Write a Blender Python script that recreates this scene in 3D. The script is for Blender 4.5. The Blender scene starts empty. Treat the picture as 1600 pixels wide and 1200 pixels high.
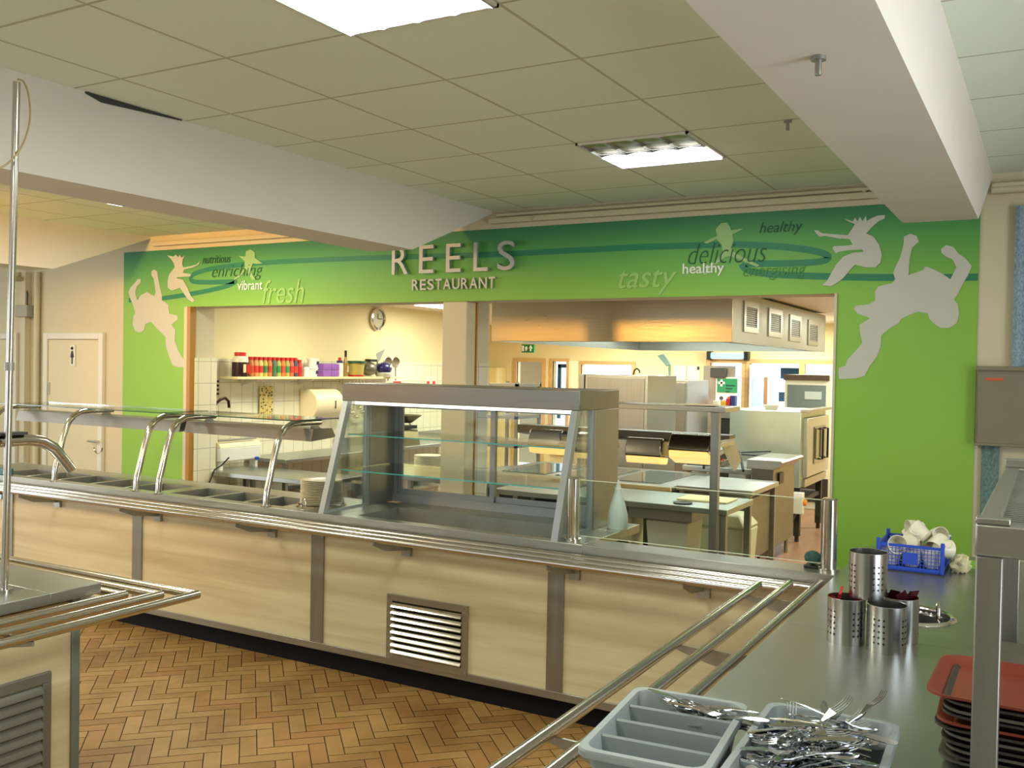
import bpy, math, random
from mathutils import Vector, Matrix
random.seed(7)
R = math.radians
C = bpy.context.scene.collection
S = bpy.context.scene
# ------------------------------------------------------------------ camera
F = 1488.74
CAMR = Matrix(((0.86948161, -0.02551451, 0.49330592), (0.49361005, 0.00700985, -0.86965509), (0.01873083, 0.99964987, 0.01868915)))
EYE = 1.75
cd = bpy.data.cameras.new('camera'); cam = bpy.data.objects.new('camera', cd); C.objects.link(cam)
cd.sensor_width = 36; cd.lens = 36 * F / 1600; cd.clip_start = .02; cd.clip_end = 100
cam.matrix_world = Matrix.Translation((0, 0, EYE)) @ CAMR.to_4x4()
S.camera = cam
# ------------------------------------------------------------------ world, exposure
S.view_settings.view_transform = 'Standard'; S.view_settings.look = 'None'
S.view_settings.gamma = 1; S.view_settings.use_curve_mapping = False; S.view_settings.exposure = 0.18
w = bpy.data.worlds.new('sky'); S.world = w; w.use_nodes = True
w.node_tree.nodes['Background'].inputs[0].default_value = (.80, .9, 1, 1)
w.node_tree.nodes['Background'].inputs[1].default_value = 1.6
# ------------------------------------------------------------------ lights of the two rooms (daylight windows, ceiling panels, hood tubes, added fill at the left)
def area(name, loc, sx, sy, rot, power, col=(1, 1, 1), spread=180):
    l = bpy.data.lights.new(name, 'AREA'); l.shape = 'RECTANGLE'; l.size = sx; l.size_y = sy
    l.energy = power; l.color = col; l.spread = R(spread)
    o = bpy.data.objects.new(name, l); C.objects.link(o); o.location = loc; o.rotation_euler = rot
    return o
area('daylight_side', (3.3, 1.6, 1.7), 3.6, 1.6, (0, R(104), 0), 120, (.86, .92, 1))
area('daylight_back', (-5.5, -3.3, 1.7), 5.4, 1.7, (R(90), 0, 0), 16, (.93, .97, .98))
area('left_fill', (-11.8, 1.2, 1.7), 5.0, 1.7, (0, R(-104), 0), 165, (.93, .97, 1))  # unseen fill added to brighten the left side
DL = [(-1.86, 2.32), (-1.86, 4.72), (-1.86, -.1), (-5.16, 2.32), (-3.9, -1.6), (-8.7, 3.8), (-5.9, 4.9), (-9.3, .5), (1.4, 2.3)]  # seen panels, unseen ones, and left-hand ones added to brighten that side
for x, y in DL:
    area('panel_glow', (x, y, 2.84), .5, .5, (0, 0, 0), (26 if x < -5 else 14) if y > 3.5 else (34 if x < -5 else 24), (.97, 1, .83))
for x, y, p in [(-5.9, 7.3, 27), (-6.0, 9.4, 27), (-1.2, 8.2, 60), (-1.4, 11.8, 60), (-5.6, 12.4, 90), (-3.2, 12.9, 50)]:
    area('kitchen_panel_glow', (x, y, 2.40), .55, .55, (0, 0, 0), p, (.98, 1, .80))
area('hood_tube_glow', (-3.5, 8.3, 2.16), 1.9, .12, (0, 0, 0), 28, (.88, 1, .92))
area('hood_tube_glow', (-3.5, 10.7, 2.16), 1.9, .12, (0, 0, 0), 28, (.88, 1, .92))

# two added warm lights out of frame, giving orange reflections in the canopy
for x, y, z in ((-6.95, 2.5, 2.44), (-5.8, -.5, 2.6)):
    area('added_warm_light', (x, y, z), .45, .4, (R(90), 0, 0), 7 if y > 0 else 24, (1, .52, .10), 70)

# ------------------------------------------------------------------ photo-ray helpers: a point on a known world plane
def _ray(x, y): return CAMR @ Vector((x - 800, -(y - 600), -F))
def AZ(x, y, z): d = _ray(x, y); t = (z - EYE) / d.z; return (d.x * t, d.y * t, z)
def AY(x, y, Y): d = _ray(x, y); t = Y / d.y; return (d.x * t, Y, d.z * t + EYE)
def AX(x, y, X): d = _ray(x, y); t = X / d.x; return (X, d.y * t, d.z * t + EYE)

# ------------------------------------------------------------------ materials
def lin(c):
    return tuple((v / 12.92 if v <= .04045 else ((v + .055) / 1.055) ** 2.4) for v in [k / 255 for k in c]) + (1,)
MC = {}
def mat(name, col, rough=.6, metal=0., var=0., scale=(4, 4, 4), emit=None, est=0., bump=0., spec=.5, coat=0.):
    if name in MC: return MC[name]
    m = bpy.data.materials.new(name); m.use_nodes = True; MC[name] = m
    n = m.node_tree.nodes; l = m.node_tree.links; b = n['Principled BSDF']
    c = lin(col); b.inputs['Base Color'].default_value = c
    b.inputs['Roughness'].default_value = rough; b.inputs['Metallic'].default_value = metal
    b.inputs['Specular IOR Level'].default_value = spec
    if coat: b.inputs['Coat Weight'].default_value = coat
    if emit: b.inputs['Emission Color'].default_value = lin(emit); b.inputs['Emission Strength'].default_value = est
    if var or bump:
        tc = n.new('ShaderNodeTexCoord'); mp = n.new('ShaderNodeMapping'); mp.inputs['Scale'].default_value = scale
        nz = n.new('ShaderNodeTexNoise'); nz.inputs['Scale'].default_value = 1; nz.inputs['Detail'].default_value = 5
        l.new(tc.outputs['Object'], mp.inputs['Vector']); l.new(mp.outputs[0], nz.inputs['Vector'])
        if var:
            mr = n.new('ShaderNodeMapRange'); mr.inputs['From Min'].default_value = .3; mr.inputs['From Max'].default_value = .7
            mr.inputs['To Min'].default_value = 1 - var; mr.inputs['To Max'].default_value = 1 + var
            mx = n.new('ShaderNodeVectorMath'); mx.operation = 'SCALE'; mx.inputs[0].default_value = c[:3]
            l.new(nz.outputs['Fac'], mr.inputs['Value']); l.new(mr.outputs[0], mx.inputs['Scale']); l.new(mx.outputs[0], b.inputs['Base Color'])
            if metal:
                m2 = n.new('ShaderNodeMapRange'); m2.inputs['To Min'].default_value = rough * .75; m2.inputs['To Max'].default_value = rough * 1.3
                l.new(nz.outputs['Fac'], m2.inputs['Value']); l.new(m2.outputs[0], b.inputs['Roughness'])
        if bump:
            bp = n.new('ShaderNodeBump'); bp.inputs['Strength'].default_value = bump; bp.inputs['Distance'].default_value = .004
            l.new(nz.outputs['Fac'], bp.inputs['Height']); l.new(bp.outputs[0], b.inputs['Normal'])
    return m
steel = mat('brushed_steel', (170, 170, 162), .33, .85, .06, (3, 60, 60))
steel_v = mat('brushed_steel_upright', (150, 148, 140), .36, .75, .06, (60, 60, 3))
steel_dull = mat('dull_steel', (160, 161, 154), .45, .8, .08, (8, 8, 8))
steel_top = mat('worktop_steel', (168, 171, 165), .3, .88, .10, (2.5, 2.5, 2.5))
steel_h = mat('housing_steel', (134, 129, 121), .36, .8, .06, (3, 60, 60))
steel_k = mat('kitchen_appliance_steel', (138, 134, 120), .38, .85, .06, (6, 6, 6))
steel_warm = mat('canopy_steel', (172, 158, 128), .30, 1, .05, (6, 6, 60))  # brownish tint put in to imitate warm reflections on the canopy
chrome = mat('polished_steel', (215, 210, 200), .12, 1)
tube_m = mat('rail_tube_steel', (205, 200, 192), .2, 1)
alu = mat('aluminium_frame', (160, 165, 166), .4, .5)
cream = mat('cream_wall_paint', (212, 200, 170), .85, 0, .02, (2, 2, 2))
cream_beam = mat('beam_paint', (230, 223, 214), .85, 0, .02, (3, 3, 3))
kwall = mat('kitchen_wall_paint', (238, 226, 176), .7)
white = mat('white_gloss_paint', (228, 222, 208), .4)
black = mat('black_plastic', (18, 18, 18), .4)
blackplinth = mat('black_plinth', (14, 14, 15), .75, spec=.2)
darkgrey = mat('dark_grey', (60, 60, 58), .6)
rubber = mat('grey_rubber', (90, 92, 90), .7)
gold = mat('varnished_wood_trim', (170, 120, 40), .45)
pine = mat('pale_wood_frame', (210, 174, 118), .5, 0, .08, (3, 3, 20))
china = mat('white_china', (235, 228, 205), .25)
plastic_w = mat('white_plastic', (232, 230, 222), .4)
plastic_cream = mat('cream_plastic', (238, 226, 190), .45)
red = mat('red_plastic', (200, 40, 25), .4)
blue = mat('blue_plastic', (40, 75, 190), .4)
gtray = mat('grey_cutlery_plastic', (150, 160, 162), .42, 0, .03, (5, 5, 5))
letterm = mat('satin_metal_letter', (178, 178, 172), .45, .35)

def nodes_of(m): return m.node_tree.nodes, m.node_tree.links, m.node_tree.nodes['Principled BSDF']
def mix(n, l, fac, a, b):
    x = n.new('ShaderNodeMix'); x.data_type = 'RGBA'
    for s, v in ((0, fac), (6, a), (7, b)):
        if hasattr(v, 'is_output'): l.new(v, x.inputs[s])
        else: x.inputs[s].default_value = v
    return x.outputs[2]

def glass_mat(name, tint=(.93, .97, .95), refl=1.0):
    m = bpy.data.materials.new(name); m.use_nodes = True; n = m.node_tree.nodes; l = m.node_tree.links
    n.remove(n['Principled BSDF']); o = n['Material Output']
    t = n.new('ShaderNodeBsdfTransparent'); t.inputs[0].default_value = tint + (1,)
    g = n.new('ShaderNodeBsdfGlossy'); g.inputs['Roughness'].default_value = .03
    f = n.new('ShaderNodeFresnel'); f.inputs['IOR'].default_value = 1.45
    k = n.new('ShaderNodeMath'); k.operation = 'MULTIPLY'; k.inputs[1].default_value = refl
    l.new(f.outputs[0], k.inputs[0])
    x = n.new('ShaderNodeMixShader'); l.new(k.outputs[0], x.inputs[0]); l.new(t.outputs[0], x.inputs[1]); l.new(g.outputs[0], x.inputs[2])
    l.new(x.outputs[0], o.inputs[0]); return m
glass = glass_mat('clear_glass', refl=.6)
gedge = mat('glass_edge', (70, 165, 160), .15, 0)
gedge_d = mat('dark_glass_edge', (40, 75, 68), .15, 0)
clearp = glass_mat('clear_plastic', (.86, .88, .86), 1.2)

# brick/tile style materials
def grid_mat(name, c1, c2, cm, bw, bh, mort, rough, off=(0, 0, 0), axes='XY', offset=0., bump=.2, speck=0.):
    m = bpy.data.materials.new(name); m.use_nodes = True; n, l, b = nodes_of(m)
    b.inputs['Roughness'].default_value = rough
    g = n.new('ShaderNodeNewGeometry'); sp = n.new('ShaderNodeSeparateXYZ'); cb = n.new('ShaderNodeCombineXYZ')
    l.new(g.outputs['Position'], sp.inputs[0])
    l.new(sp.outputs[axes[0]], cb.inputs['X']); l.new(sp.outputs[axes[1]], cb.inputs['Y'])
    ad = n.new('ShaderNodeVectorMath'); ad.operation = 'ADD'; ad.inputs[1].default_value = off; l.new(cb.outputs[0], ad.inputs[0])
    br = n.new('ShaderNodeTexBrick'); br.offset = offset; br.squash = 1
    br.inputs['Color1'].default_value = lin(c1); br.inputs['Color2'].default_value = lin(c2); br.inputs['Mortar'].default_value = lin(cm)
    br.inputs['Scale'].default_value = 1; br.inputs['Brick Width'].default_value = bw; br.inputs['Row Height'].default_value = bh
    br.inputs['Mortar Size'].default_value = mort; br.inputs['Mortar Smooth'].default_value = .3
    l.new(ad.outputs[0], br.inputs['Vector'])
    col = br.outputs['Color']
    if speck:
        nz = n.new('ShaderNodeTexNoise'); nz.inputs['Scale'].default_value = 90; nz.inputs['Detail'].default_value = 2
        l.new(g.outputs['Position'], nz.inputs['Vector'])
        mr = n.new('ShaderNodeMapRange'); mr.inputs['To Min'].default_value = 1 - speck; mr.inputs['To Max'].default_value = 1 + speck
        l.new(nz.outputs['Fac'], mr.inputs['Value'])
        sc = n.new('ShaderNodeVectorMath'); sc.operation = 'SCALE'; l.new(col, sc.inputs[0]); l.new(mr.outputs[0], sc.inputs['Scale']); col = sc.outputs[0]
    l.new(col, b.inputs['Base Color'])
    bp = n.new('ShaderNodeBump'); bp.inputs['Strength'].default_value = bump; bp.inputs['Distance'].default_value = .003; bp.invert = True
    l.new(br.outputs['Fac'], bp.inputs['Height']); l.new(bp.outputs[0], b.inputs['Normal'])
    return m
ceil_m = grid_mat('ceiling_tiles', (234, 242, 224), (238, 245, 228), (194, 192, 170), .6, .6, .008, .9, (.96 + .6, -5.02 + 6.0, 0), speck=.05)
kceil_m = grid_mat('kitchen_ceiling_boards', (222, 214, 196), (226, 218, 200), (190, 180, 160), 4, .3, .006, .7, axes='XY')
ktile_x = grid_mat('white_wall_tiles', (236, 230, 204), (232, 226, 198), (190, 182, 158), .15, .2, .004, .25, (0, .06, 0), 'YZ')
ktile_y = grid_mat('white_wall_tiles_end', (226, 220, 200), (222, 216, 196), (180, 172, 150), .15, .2, .004, .25, (.05, .06, 0), 'XZ')
kfloor_m = grid_mat('terracotta_floor', (180, 132, 106), (172, 124, 98), (150, 108, 88), .15, .15, .004, .3)

# laminate: pale maple with long horizontal grain
lam = bpy.data.materials.new('maple_laminate'); lam.use_nodes = True
n, l, b = nodes_of(lam); b.inputs['Roughness'].default_value = .42
tc = n.new('ShaderNodeTexCoord'); mp = n.new('ShaderNodeMapping'); mp.inputs['Scale'].default_value = (.7, .7, 11)
nz = n.new('ShaderNodeTexNoise'); nz.inputs['Scale'].default_value = 1.3; nz.inputs['Detail'].default_value = 6; nz.inputs['Distortion'].default_value = .6
l.new(tc.outputs['Object'], mp.inputs[0]); l.new(mp.outputs[0], nz.inputs['Vector'])
cr = n.new('ShaderNodeValToRGB'); l.new(nz.outputs['Fac'], cr.inputs[0])
cr.color_ramp.elements[0].position = .32; cr.color_ramp.elements[0].color = lin((200, 184, 146))
cr.color_ramp.elements[1].position = .62; cr.color_ramp.elements[1].color = lin((218, 207, 172))
l.new(cr.outputs[0], b.inputs['Base Color'])

# parquet
par = bpy.data.materials.new('parquet_blocks'); par.use_nodes = True
n, l, b = nodes_of(par); b.inputs['Roughness'].default_value = .42
g = n.new('ShaderNodeNewGeometry'); cr = n.new('ShaderNodeValToRGB'); l.new(g.outputs['Random Per Island'], cr.inputs[0])
cr.color_ramp.elements[0].color = lin((146, 108, 60)); cr.color_ramp.elements[1].color = lin((176, 138, 82))
e = cr.color_ramp.elements.new(.5); e.color = lin((164, 126, 72)); e = cr.color_ramp.elements.new(.08); e.color = lin((160, 116, 64))
nz = n.new('ShaderNodeTexNoise'); nz.inputs['Scale'].default_value = 2.2; nz.inputs['Detail'].default_value = 6; l.new(g.outputs['Position'], nz.inputs['Vector'])
cr2 = n.new('ShaderNodeValToRGB'); l.new(nz.outputs['Fac'], cr2.inputs[0])
cr2.color_ramp.elements[0].position = .35; cr2.color_ramp.elements[0].color = (.55, .52, .46, 1); cr2.color_ramp.elements[1].position = .6; cr2.color_ramp.elements[1].color = (1, 1, 1, 1)
mu = n.new('ShaderNodeMix'); mu.data_type = 'RGBA'; mu.blend_type = 'MULTIPLY'; mu.inputs[0].default_value = .75
l.new(cr.outputs[0], mu.inputs[6]); l.new(cr2.outputs[0], mu.inputs[7]); l.new(mu.outputs[2], b.inputs['Base Color'])
nz2 = n.new('ShaderNodeTexNoise'); nz2.inputs['Scale'].default_value = 14; l.new(g.outputs['Position'], nz2.inputs['Vector'])
mr = n.new('ShaderNodeMapRange'); mr.inputs['To Min'].default_value = .28; mr.inputs['To Max'].default_value = .6
l.new(nz2.outputs['Fac'], mr.inputs['Value']); l.new(mr.outputs[0], b.inputs['Roughness'])
gap_m = mat('parquet_joint', (58, 38, 18), .8)

# the printed mural: dark green at its top edge fading to bright green (a printed fade)
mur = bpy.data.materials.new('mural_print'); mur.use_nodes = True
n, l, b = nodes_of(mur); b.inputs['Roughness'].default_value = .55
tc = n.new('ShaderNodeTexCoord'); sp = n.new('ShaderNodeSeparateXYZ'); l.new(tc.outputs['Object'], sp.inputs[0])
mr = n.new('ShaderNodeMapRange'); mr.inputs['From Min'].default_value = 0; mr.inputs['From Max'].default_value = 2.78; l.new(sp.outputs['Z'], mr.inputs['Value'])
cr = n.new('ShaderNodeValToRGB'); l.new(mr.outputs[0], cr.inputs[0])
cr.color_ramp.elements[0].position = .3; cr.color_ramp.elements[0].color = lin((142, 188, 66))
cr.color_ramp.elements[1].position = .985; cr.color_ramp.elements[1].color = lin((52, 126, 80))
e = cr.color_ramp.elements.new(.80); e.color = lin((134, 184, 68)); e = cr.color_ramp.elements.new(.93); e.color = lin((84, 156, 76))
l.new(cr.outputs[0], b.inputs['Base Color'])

# ------------------------------------------------------------------ mesh builder
class MB:
    def __init__(s): s.v = []; s.f = []; s.m = []; s.mi = 0
    def add(s, vs, fs):
        o = len(s.v); s.v += [tuple(p) for p in vs]
        for f in fs: s.f.append([i + o for i in f]); s.m.append(s.mi)
        return s
    def box(s, x0, x1, y0, y1, z0, z1):
        if x0 > x1: x0, x1 = x1, x0
        if y0 > y1: y0, y1 = y1, y0
        if z0 > z1: z0, z1 = z1, z0
        return s.add([(x0, y0, z0), (x1, y0, z0), (x1, y1, z0), (x0, y1, z0), (x0, y0, z1), (x1, y0, z1), (x1, y1, z1), (x0, y1, z1)],
                     [(0, 3, 2, 1), (4, 5, 6, 7), (0, 1, 5, 4), (1, 2, 6, 5), (2, 3, 7, 6), (3, 0, 4, 7)])
    def hexa(s, p):   # 8 points ordered as in box
        return s.add(p, [(0, 3, 2, 1), (4, 5, 6, 7), (0, 1, 5, 4), (1, 2, 6, 5), (2, 3, 7, 6), (3, 0, 4, 7)])
    def prism(s, poly, a, b, ax='y'):   # polygon (u,v) extruded along ax from a to b
        def P(u, v, t): return {'y': (u, t, v), 'x': (t, u, v), 'z': (u, v, t)}[ax]
        k = len(poly); vs = [P(u, v, a) for u, v in poly] + [P(u, v, b) for u, v in poly]
        fs = [tuple(range(k)), tuple(range(2 * k - 1, k - 1, -1))] + [(i, i + k, (i + 1) % k + k, (i + 1) % k) for i in range(k)]
        return s.add(vs, fs)
    def tube(s, path, r, n=12, caps=True, closed=False):
        P = [Vector(p) for p in path]; k = len(P); rr = r if isinstance(r, (list, tuple)) else [r] * k
        vs = []; up = None
        for i, p in enumerate(P):
            if closed: t = P[(i + 1) % k] - P[i - 1]
            else: t = (P[min(i + 1, k - 1)] - P[max(i - 1, 0)])
            t.normalize()
            if up is None:
                up = Vector((0, 0, 1)) if abs(t.z) < .9 else Vector((1, 0, 0))
            a = (up - t * up.dot(t)).normalized(); up = a; c = t.cross(a)
            for j in range(n):
                th = 2 * math.pi * j / n; vs.append(p + a * (math.cos(th) * rr[i]) + c * (math.sin(th) * rr[i]))
        fs = []
        for i in range(k if closed else k - 1):
            q = (i + 1) % k
            for j in range(n): fs.append((i * n + j, i * n + (j + 1) % n, q * n + (j + 1) % n, q * n + j))
        if caps and not closed: fs += [tuple(range(n))[::-1], tuple(range((k - 1) * n, k * n))]
        return s.add(vs, fs)
    def lathe(s, prof, c=(0, 0, 0), n=24, M=None):   # profile (r,z)
        vs = []; fs = []
        for r, z in prof:
            for j in range(n):
                th = 2 * math.pi * j / n; p = Vector((r * math.cos(th), r * math.sin(th), z))
                if M: p = M @ p
                vs.append(p + Vector(c))
        for i in range(len(prof) - 1):
            for j in range(n): fs.append((i * n + j, i * n + (j + 1) % n, (i + 1) * n + (j + 1) % n, (i + 1) * n + j))
        if prof[0][0] > 1e-5 and len(prof) == 2: fs.append(tuple(range(n))[::-1])
        if prof[-1][0] > 1e-5 and len(prof) == 2 and prof[0][0] > .002: fs.append(tuple(range((len(prof) - 1) * n, len(prof) * n)))
        return s.add(vs, fs)
    def cyl(s, x, y, z0, z1, r, n=20, r1=None): return s.lathe([(r, z0), (r if r1 is None else r1, z1)], (x, y, 0), n)
    def ball(s, c, r, n=16, sc=(1, 1, 1)):
        pr = [(max(math.sin(math.pi * i / 8) * r, 1e-6), -math.cos(math.pi * i / 8) * r) for i in range(9)]
        return s.lathe(pr, c, n, Matrix.Diagonal(sc))
    def build(s, name, m, parent=None, loc=None, bevel=0, flat=False, seg=2):
        o_ = ORG[parent.name] if parent else Vector(loc or (0, 0, 0))
        me = bpy.data.meshes.new(name)
        me.from_pydata([tuple(Vector(p) - o_) for p in s.v], [], s.f); me.validate(clean_customdata=False)
        ms = m if isinstance(m, (list, tuple)) else [m]
        for q in ms: me.materials.append(q)
        if len(ms) > 1 and len(me.polygons) == len(s.m):
            for p, i in zip(me.polygons, s.m): p.material_index = i
        if not flat:
            me.polygons.foreach_set('use_smooth', [True] * len(me.polygons)); me.set_sharp_from_angle(angle=R(35))
        o = bpy.data.objects.new(name, me); C.objects.link(o)
        if parent: o.parent = parent
        else: o.location = o_
        ORG[o.name] = o_
        if bevel:
            md = o.modifiers.new('bevel', 'BEVEL'); md.width = bevel; md.segments = seg; md.limit_method = 'ANGLE'; md.angle_limit = R(40)
        return o
ORG = {}
NTH = ['lowest', 'second', 'third', 'fourth', 'fifth', 'sixth', 'seventh', 'eighth', 'ninth', 'tenth', 'eleventh', 'twelfth', 'thirteenth', 'fourteenth', 'fifteenth']
def tag(o, label, cat, group=None, kind=None):
    o['label'] = label; o['category'] = cat
    if group: o['group'] = group
    if kind: o['kind'] = kind
    return o
def thing(name, label, cat, loc=(0, 0, 0), group=None):
    o = bpy.data.objects.new(name, None); C.objects.link(o); o.location = loc; o.empty_display_size = .05
    ORG[o.name] = Vector(loc); return tag(o, label, cat, group)
def dup(root, loc, rot=(0, 0, 0), label=None, group=None):
    r = root.copy(); C.objects.link(r); r.location = loc; r.rotation_euler = rot
    if label: r['label'] = label
    if group: r['group'] = group
    for ch in list(root.children):
        c = ch.copy(); C.objects.link(c); c.parent = r
        for g in ch.children:
            d = g.copy(); C.objects.link(d); d.parent = c
    return r
def struct(name, mb, m, **k):
    o = mb.build(name, m, **k); o['kind'] = 'structure'; return o
def B(*a): return MB().box(*a)

# ================================================================== SETTING
YW = 6.1; CZ = 2.9; KC = 2.44
OX0, OX1, OZ = -6.8, -1.17, 2.235       # the serving opening
# floors
fl = MB().box(-12, 3.4, -3.6, YW, -.05, -.004)
fl.mi = 1
Wb = .076; nb = 3; ca = math.cos(R(45))
def hb(x0, y0, x1, y1):
    g = .0022; q = [(x0 + g, y0 + g), (x1 - g, y0 + g), (x1 - g, y1 - g), (x0 + g, y1 - g)]
    q = [((x - y) * ca - 4.0, (x + y) * ca + 1.5) for x, y in q]
    if all(-8.5 < x < 3.3 and -3 < y < 4.6 for x, y in q):
        fl.add([(x, y, 0) for x, y in q], [(0, 1, 2, 3)])
for i in range(-110, 110):
    for j in range(-110, 110):
        k = (i - j) % (2 * nb)
        if k == 0: hb(i * Wb, j * Wb, (i + nb) * Wb, (j + 1) * Wb)
        elif k == nb: hb(i * Wb, (j - nb + 1) * Wb, (i + 1) * Wb, (j + 1) * Wb)
struct('floor', fl, [gap_m, par], flat=True)
struct('floor_kitchen', B(-9, .6, YW, 14.2, -.05, 0), kfloor_m, flat=True)
# ceilings
struct('ceiling', B(-12, 3.4, -3.6, YW + .3, CZ, CZ + .05), ceil_m, flat=True)
struct('ceiling_kitchen', B(-9, .6, YW + .28, 14.2, KC, KC + .05), kceil_m, flat=True)
# serving wall with its opening
struct('wall_back', MB().box(-12, OX0, YW, YW + .25, 0, CZ).box(OX1, 3.4, YW, YW + .25, 0, CZ).box(OX0, OX1, YW, YW + .25, OZ, CZ), cream)
struct('wall_left', MB().box(-12.1, -12, -3.6, YW + .25, 0, .8).box(-12.1, -12, -3.6, YW + .25, 2.6, CZ).box(-12.1, -12, -3.6, -1.4, .8, 2.6).box(-12.1, -12, 3.8, YW + .25, .8, 2.6), cream)
struct('window_7', MB().box(-12.06, -12.02, -1.4, 3.8, .8, .86).box(-12.06, -12.02, -1.4, 3.8, 2.54, 2.6).box(-12.06, -12.02, 1.17, 1.23, .86, 2.54), white)
struct('wall_right', MB().box(3.4, 3.5, -3.6, YW + .25, 0, .85).box(3.4, 3.5, -3.6, YW + .25, 2.55, CZ).box(3.4, 3.5, -3.6, -.3, .85, 2.55).box(3.4, 3.5, 3.5, YW + .25, .85, 2.55), cream)
struct('wall_front', MB().box(-12, 3.5, -3.7, -3.6, 0, .8).box(-12, 3.5, -3.7, -3.6, 2.6, CZ).box(-12, -8.3, -3.7, -3.6, .8, 2.6).box(-2.7, 3.5, -3.7, -3.6, .8, 2.6), cream)
struct('window_1', MB().box(3.42, 3.44, -.3, 3.5, .85, .9).box(3.42, 3.44, -.3, 3.5, 2.5, 2.55).box(3.42, 3.46, 1.57, 1.63, .85, 2.55), white)
struct('window_2', MB().box(-8.3, -2.7, -3.66, -3.62, .8, .86).box(-8.3, -2.7, -3.66, -3.62, 2.54, 2.6).box(-5.53, -5.47, -3.66, -3.62, .8, 2.6), white)
# beams with tapered ends at the serving wall
def beam(x0, x1, idn):
    struct('trim_%d' % idn, MB().prism([(-3.6, 2.5), (5.1, 2.5), (YW, 2.88), (YW, CZ), (-3.6, CZ)], x0, x1, 'x'), cream_beam)
beam(-.67, -.33, 1); beam(-4.0, -3.66, 2); beam(-7.74, -7.38, 3)
# wall-top boxing and pipe
struct('trim_4', MB().box(-7.3, -4.0, YW - .05, YW, 2.80, 2.84).box(-3.66, -.67, YW - .05, YW, 2.80, 2.84).box(-.33, 3.4, YW - .05, YW, 2.78, 2.84), cream, bevel=.005)
pm = MB().tube([(-3.6, YW - .03, 2.862), (-.7, YW - .03, 2.862)], .012).tube([(-1.02, YW - .03, 2.86), (-1.02, YW - .03, 2.80)], .012)
pm.tube([(-.33, YW - .04, 2.80), (3.3, YW - .04, 2.80)], .02).tube([(-3.3, YW - .05, 2.80), (-3.28, YW - .07, 2.83)], .008)
struct('trim_5', pm, cream)
# dark strip painted as the shade where tiles slipped off the left beam
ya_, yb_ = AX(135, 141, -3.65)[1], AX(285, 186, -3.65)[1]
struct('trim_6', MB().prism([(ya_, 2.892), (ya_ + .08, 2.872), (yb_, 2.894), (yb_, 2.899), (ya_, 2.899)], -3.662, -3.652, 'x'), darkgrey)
# jambs of the opening
struct('trim_7', MB().box(OX0 - .085, OX0 - .03, YW - .03, YW, 0, OZ), cream)
struct('trim_8', MB().box(OX0 - .03, OX0 + .012, YW - .045, YW + .02, 0, OZ), gold)
struct('trim_9', MB().box(OX1 - .01, OX1 + .005, YW - .02, YW + .25, 0, OZ), cream)
# pillar in the opening and the tiled nib behind it
struct('wall_pillar', B(-4.085, -3.862, YW + .0, YW + .13, 0, OZ), cream, bevel=.01)
struct('trim_10', B(-3.90, AY(745, 560, YW + .14)[0], YW + .13, YW + .145, 0, OZ), gold)
nx = AY(762, 560, 6.42)[0] - .12
struct('wall_nib', MB().box(-4.0, nx + .12, 6.42, 6.44, 1.77, KC), cream)
struct('wall_nib_tiled', MB().box(-4.0, nx + .12, 6.42, 6.44, 0, 1.77), ktile_y)
struct('wall_jamb_tiled', MB().box(OX0 - .05, OX0 + .02, YW + .01, YW + .27, 0, 1.77), ktile_x)
# kitchen walls
KX = -7.0
struct('wall_kitchen_left', MB().box(KX - .1, KX, YW + .25, 10.6, 1.77, KC).box(-8.6, KX, 10.55, 10.6, 0, KC).box(-8.6, -8.5, 10.6, 14.1, 0, KC), kwall)
struct('wall_kitchen_tiled', B(KX - .1, KX + .006, YW + .25, 10.6, 0, 1.77), ktile_x)
struct('wall_kitchen_right', B(.5, .6, YW + .25, 14.2, 0, KC), kwall)
# kitchen back wall y=14 with its openings
def hx(px, Y=14): return AY(px, 570, Y)[0]
kb = MB(); yb0, yb1 = 14.0, 14.12
xs = dict(a=hx(808), b=hx(848), c=hx(864), d=hx(886), e=hx(908), f=hx(988), g=hx(1110), h=hx(1160), i=hx(1172), j=hx(1310))
HD = 1.86
def wseg(x0, x1, z0=0, z1=KC): kb.box(x0, x1, yb0, yb1, z0, z1)
wseg(-8.6, xs['a']); wseg(xs['a'], xs['b'], 1.83); wseg(xs['b'], xs['c']); wseg(xs['c'], xs['d'], 1.84); wseg(xs['c'], xs['d'], 0, .35)
wseg(xs['d'], xs['e']); wseg(xs['e'], xs['f'], 1.80); wseg(xs['e'], xs['f'], 0, 1.2); wseg(xs['f'], xs['g']); wseg(xs['g'], xs['h'], HD); wseg(xs['h'], xs['i'])
wseg(xs['i'], xs['j'] + .6, HD); wseg(xs['j'] + .6, .6)
struct('wall_kitchen_back', kb, kwall)
def frame(mb, x0, x1, z0, z1, w, y=yb0 - .03, d=.06, bottom=True):
    mb.box(x0 - w, x0, y, y + d, z0, z1 + w).box(x1, x1 + w, y, y + d, z0, z1 + w).box(x0, x1, y, y + d, z1, z1 + w)
    if bottom: mb.box(x0, x1, y, y + d, z0 - w, z0)
    return mb
m = frame(MB(), xs['a'], xs['b'], 0, 1.83, .06, bottom=False); struct('door_1', m, pine)
struct('wall_passage', MB().box(xs['a'] * 1.0857 - .6, xs['b'] * 1.0857 + .03, 15.2, 15.25, 0, 2.3).box(xs['a'] * 1.0857 - .6, xs['b'] + .1, 14.12, 15.2, 2.1, 2.15), mat('passage_wall', (176, 158, 122), .8))
m = frame(MB(), xs['c'], xs['d'], .35, 1.84, .05); struct('window_3', m, pine)
struct('window_4', frame(MB(), xs['e'], xs['f'], 1.2, 1.80, .06), pine)
struct('door_2', frame(MB(), xs['g'], xs['h'], 0, HD, .06, bottom=False), pine)
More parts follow.
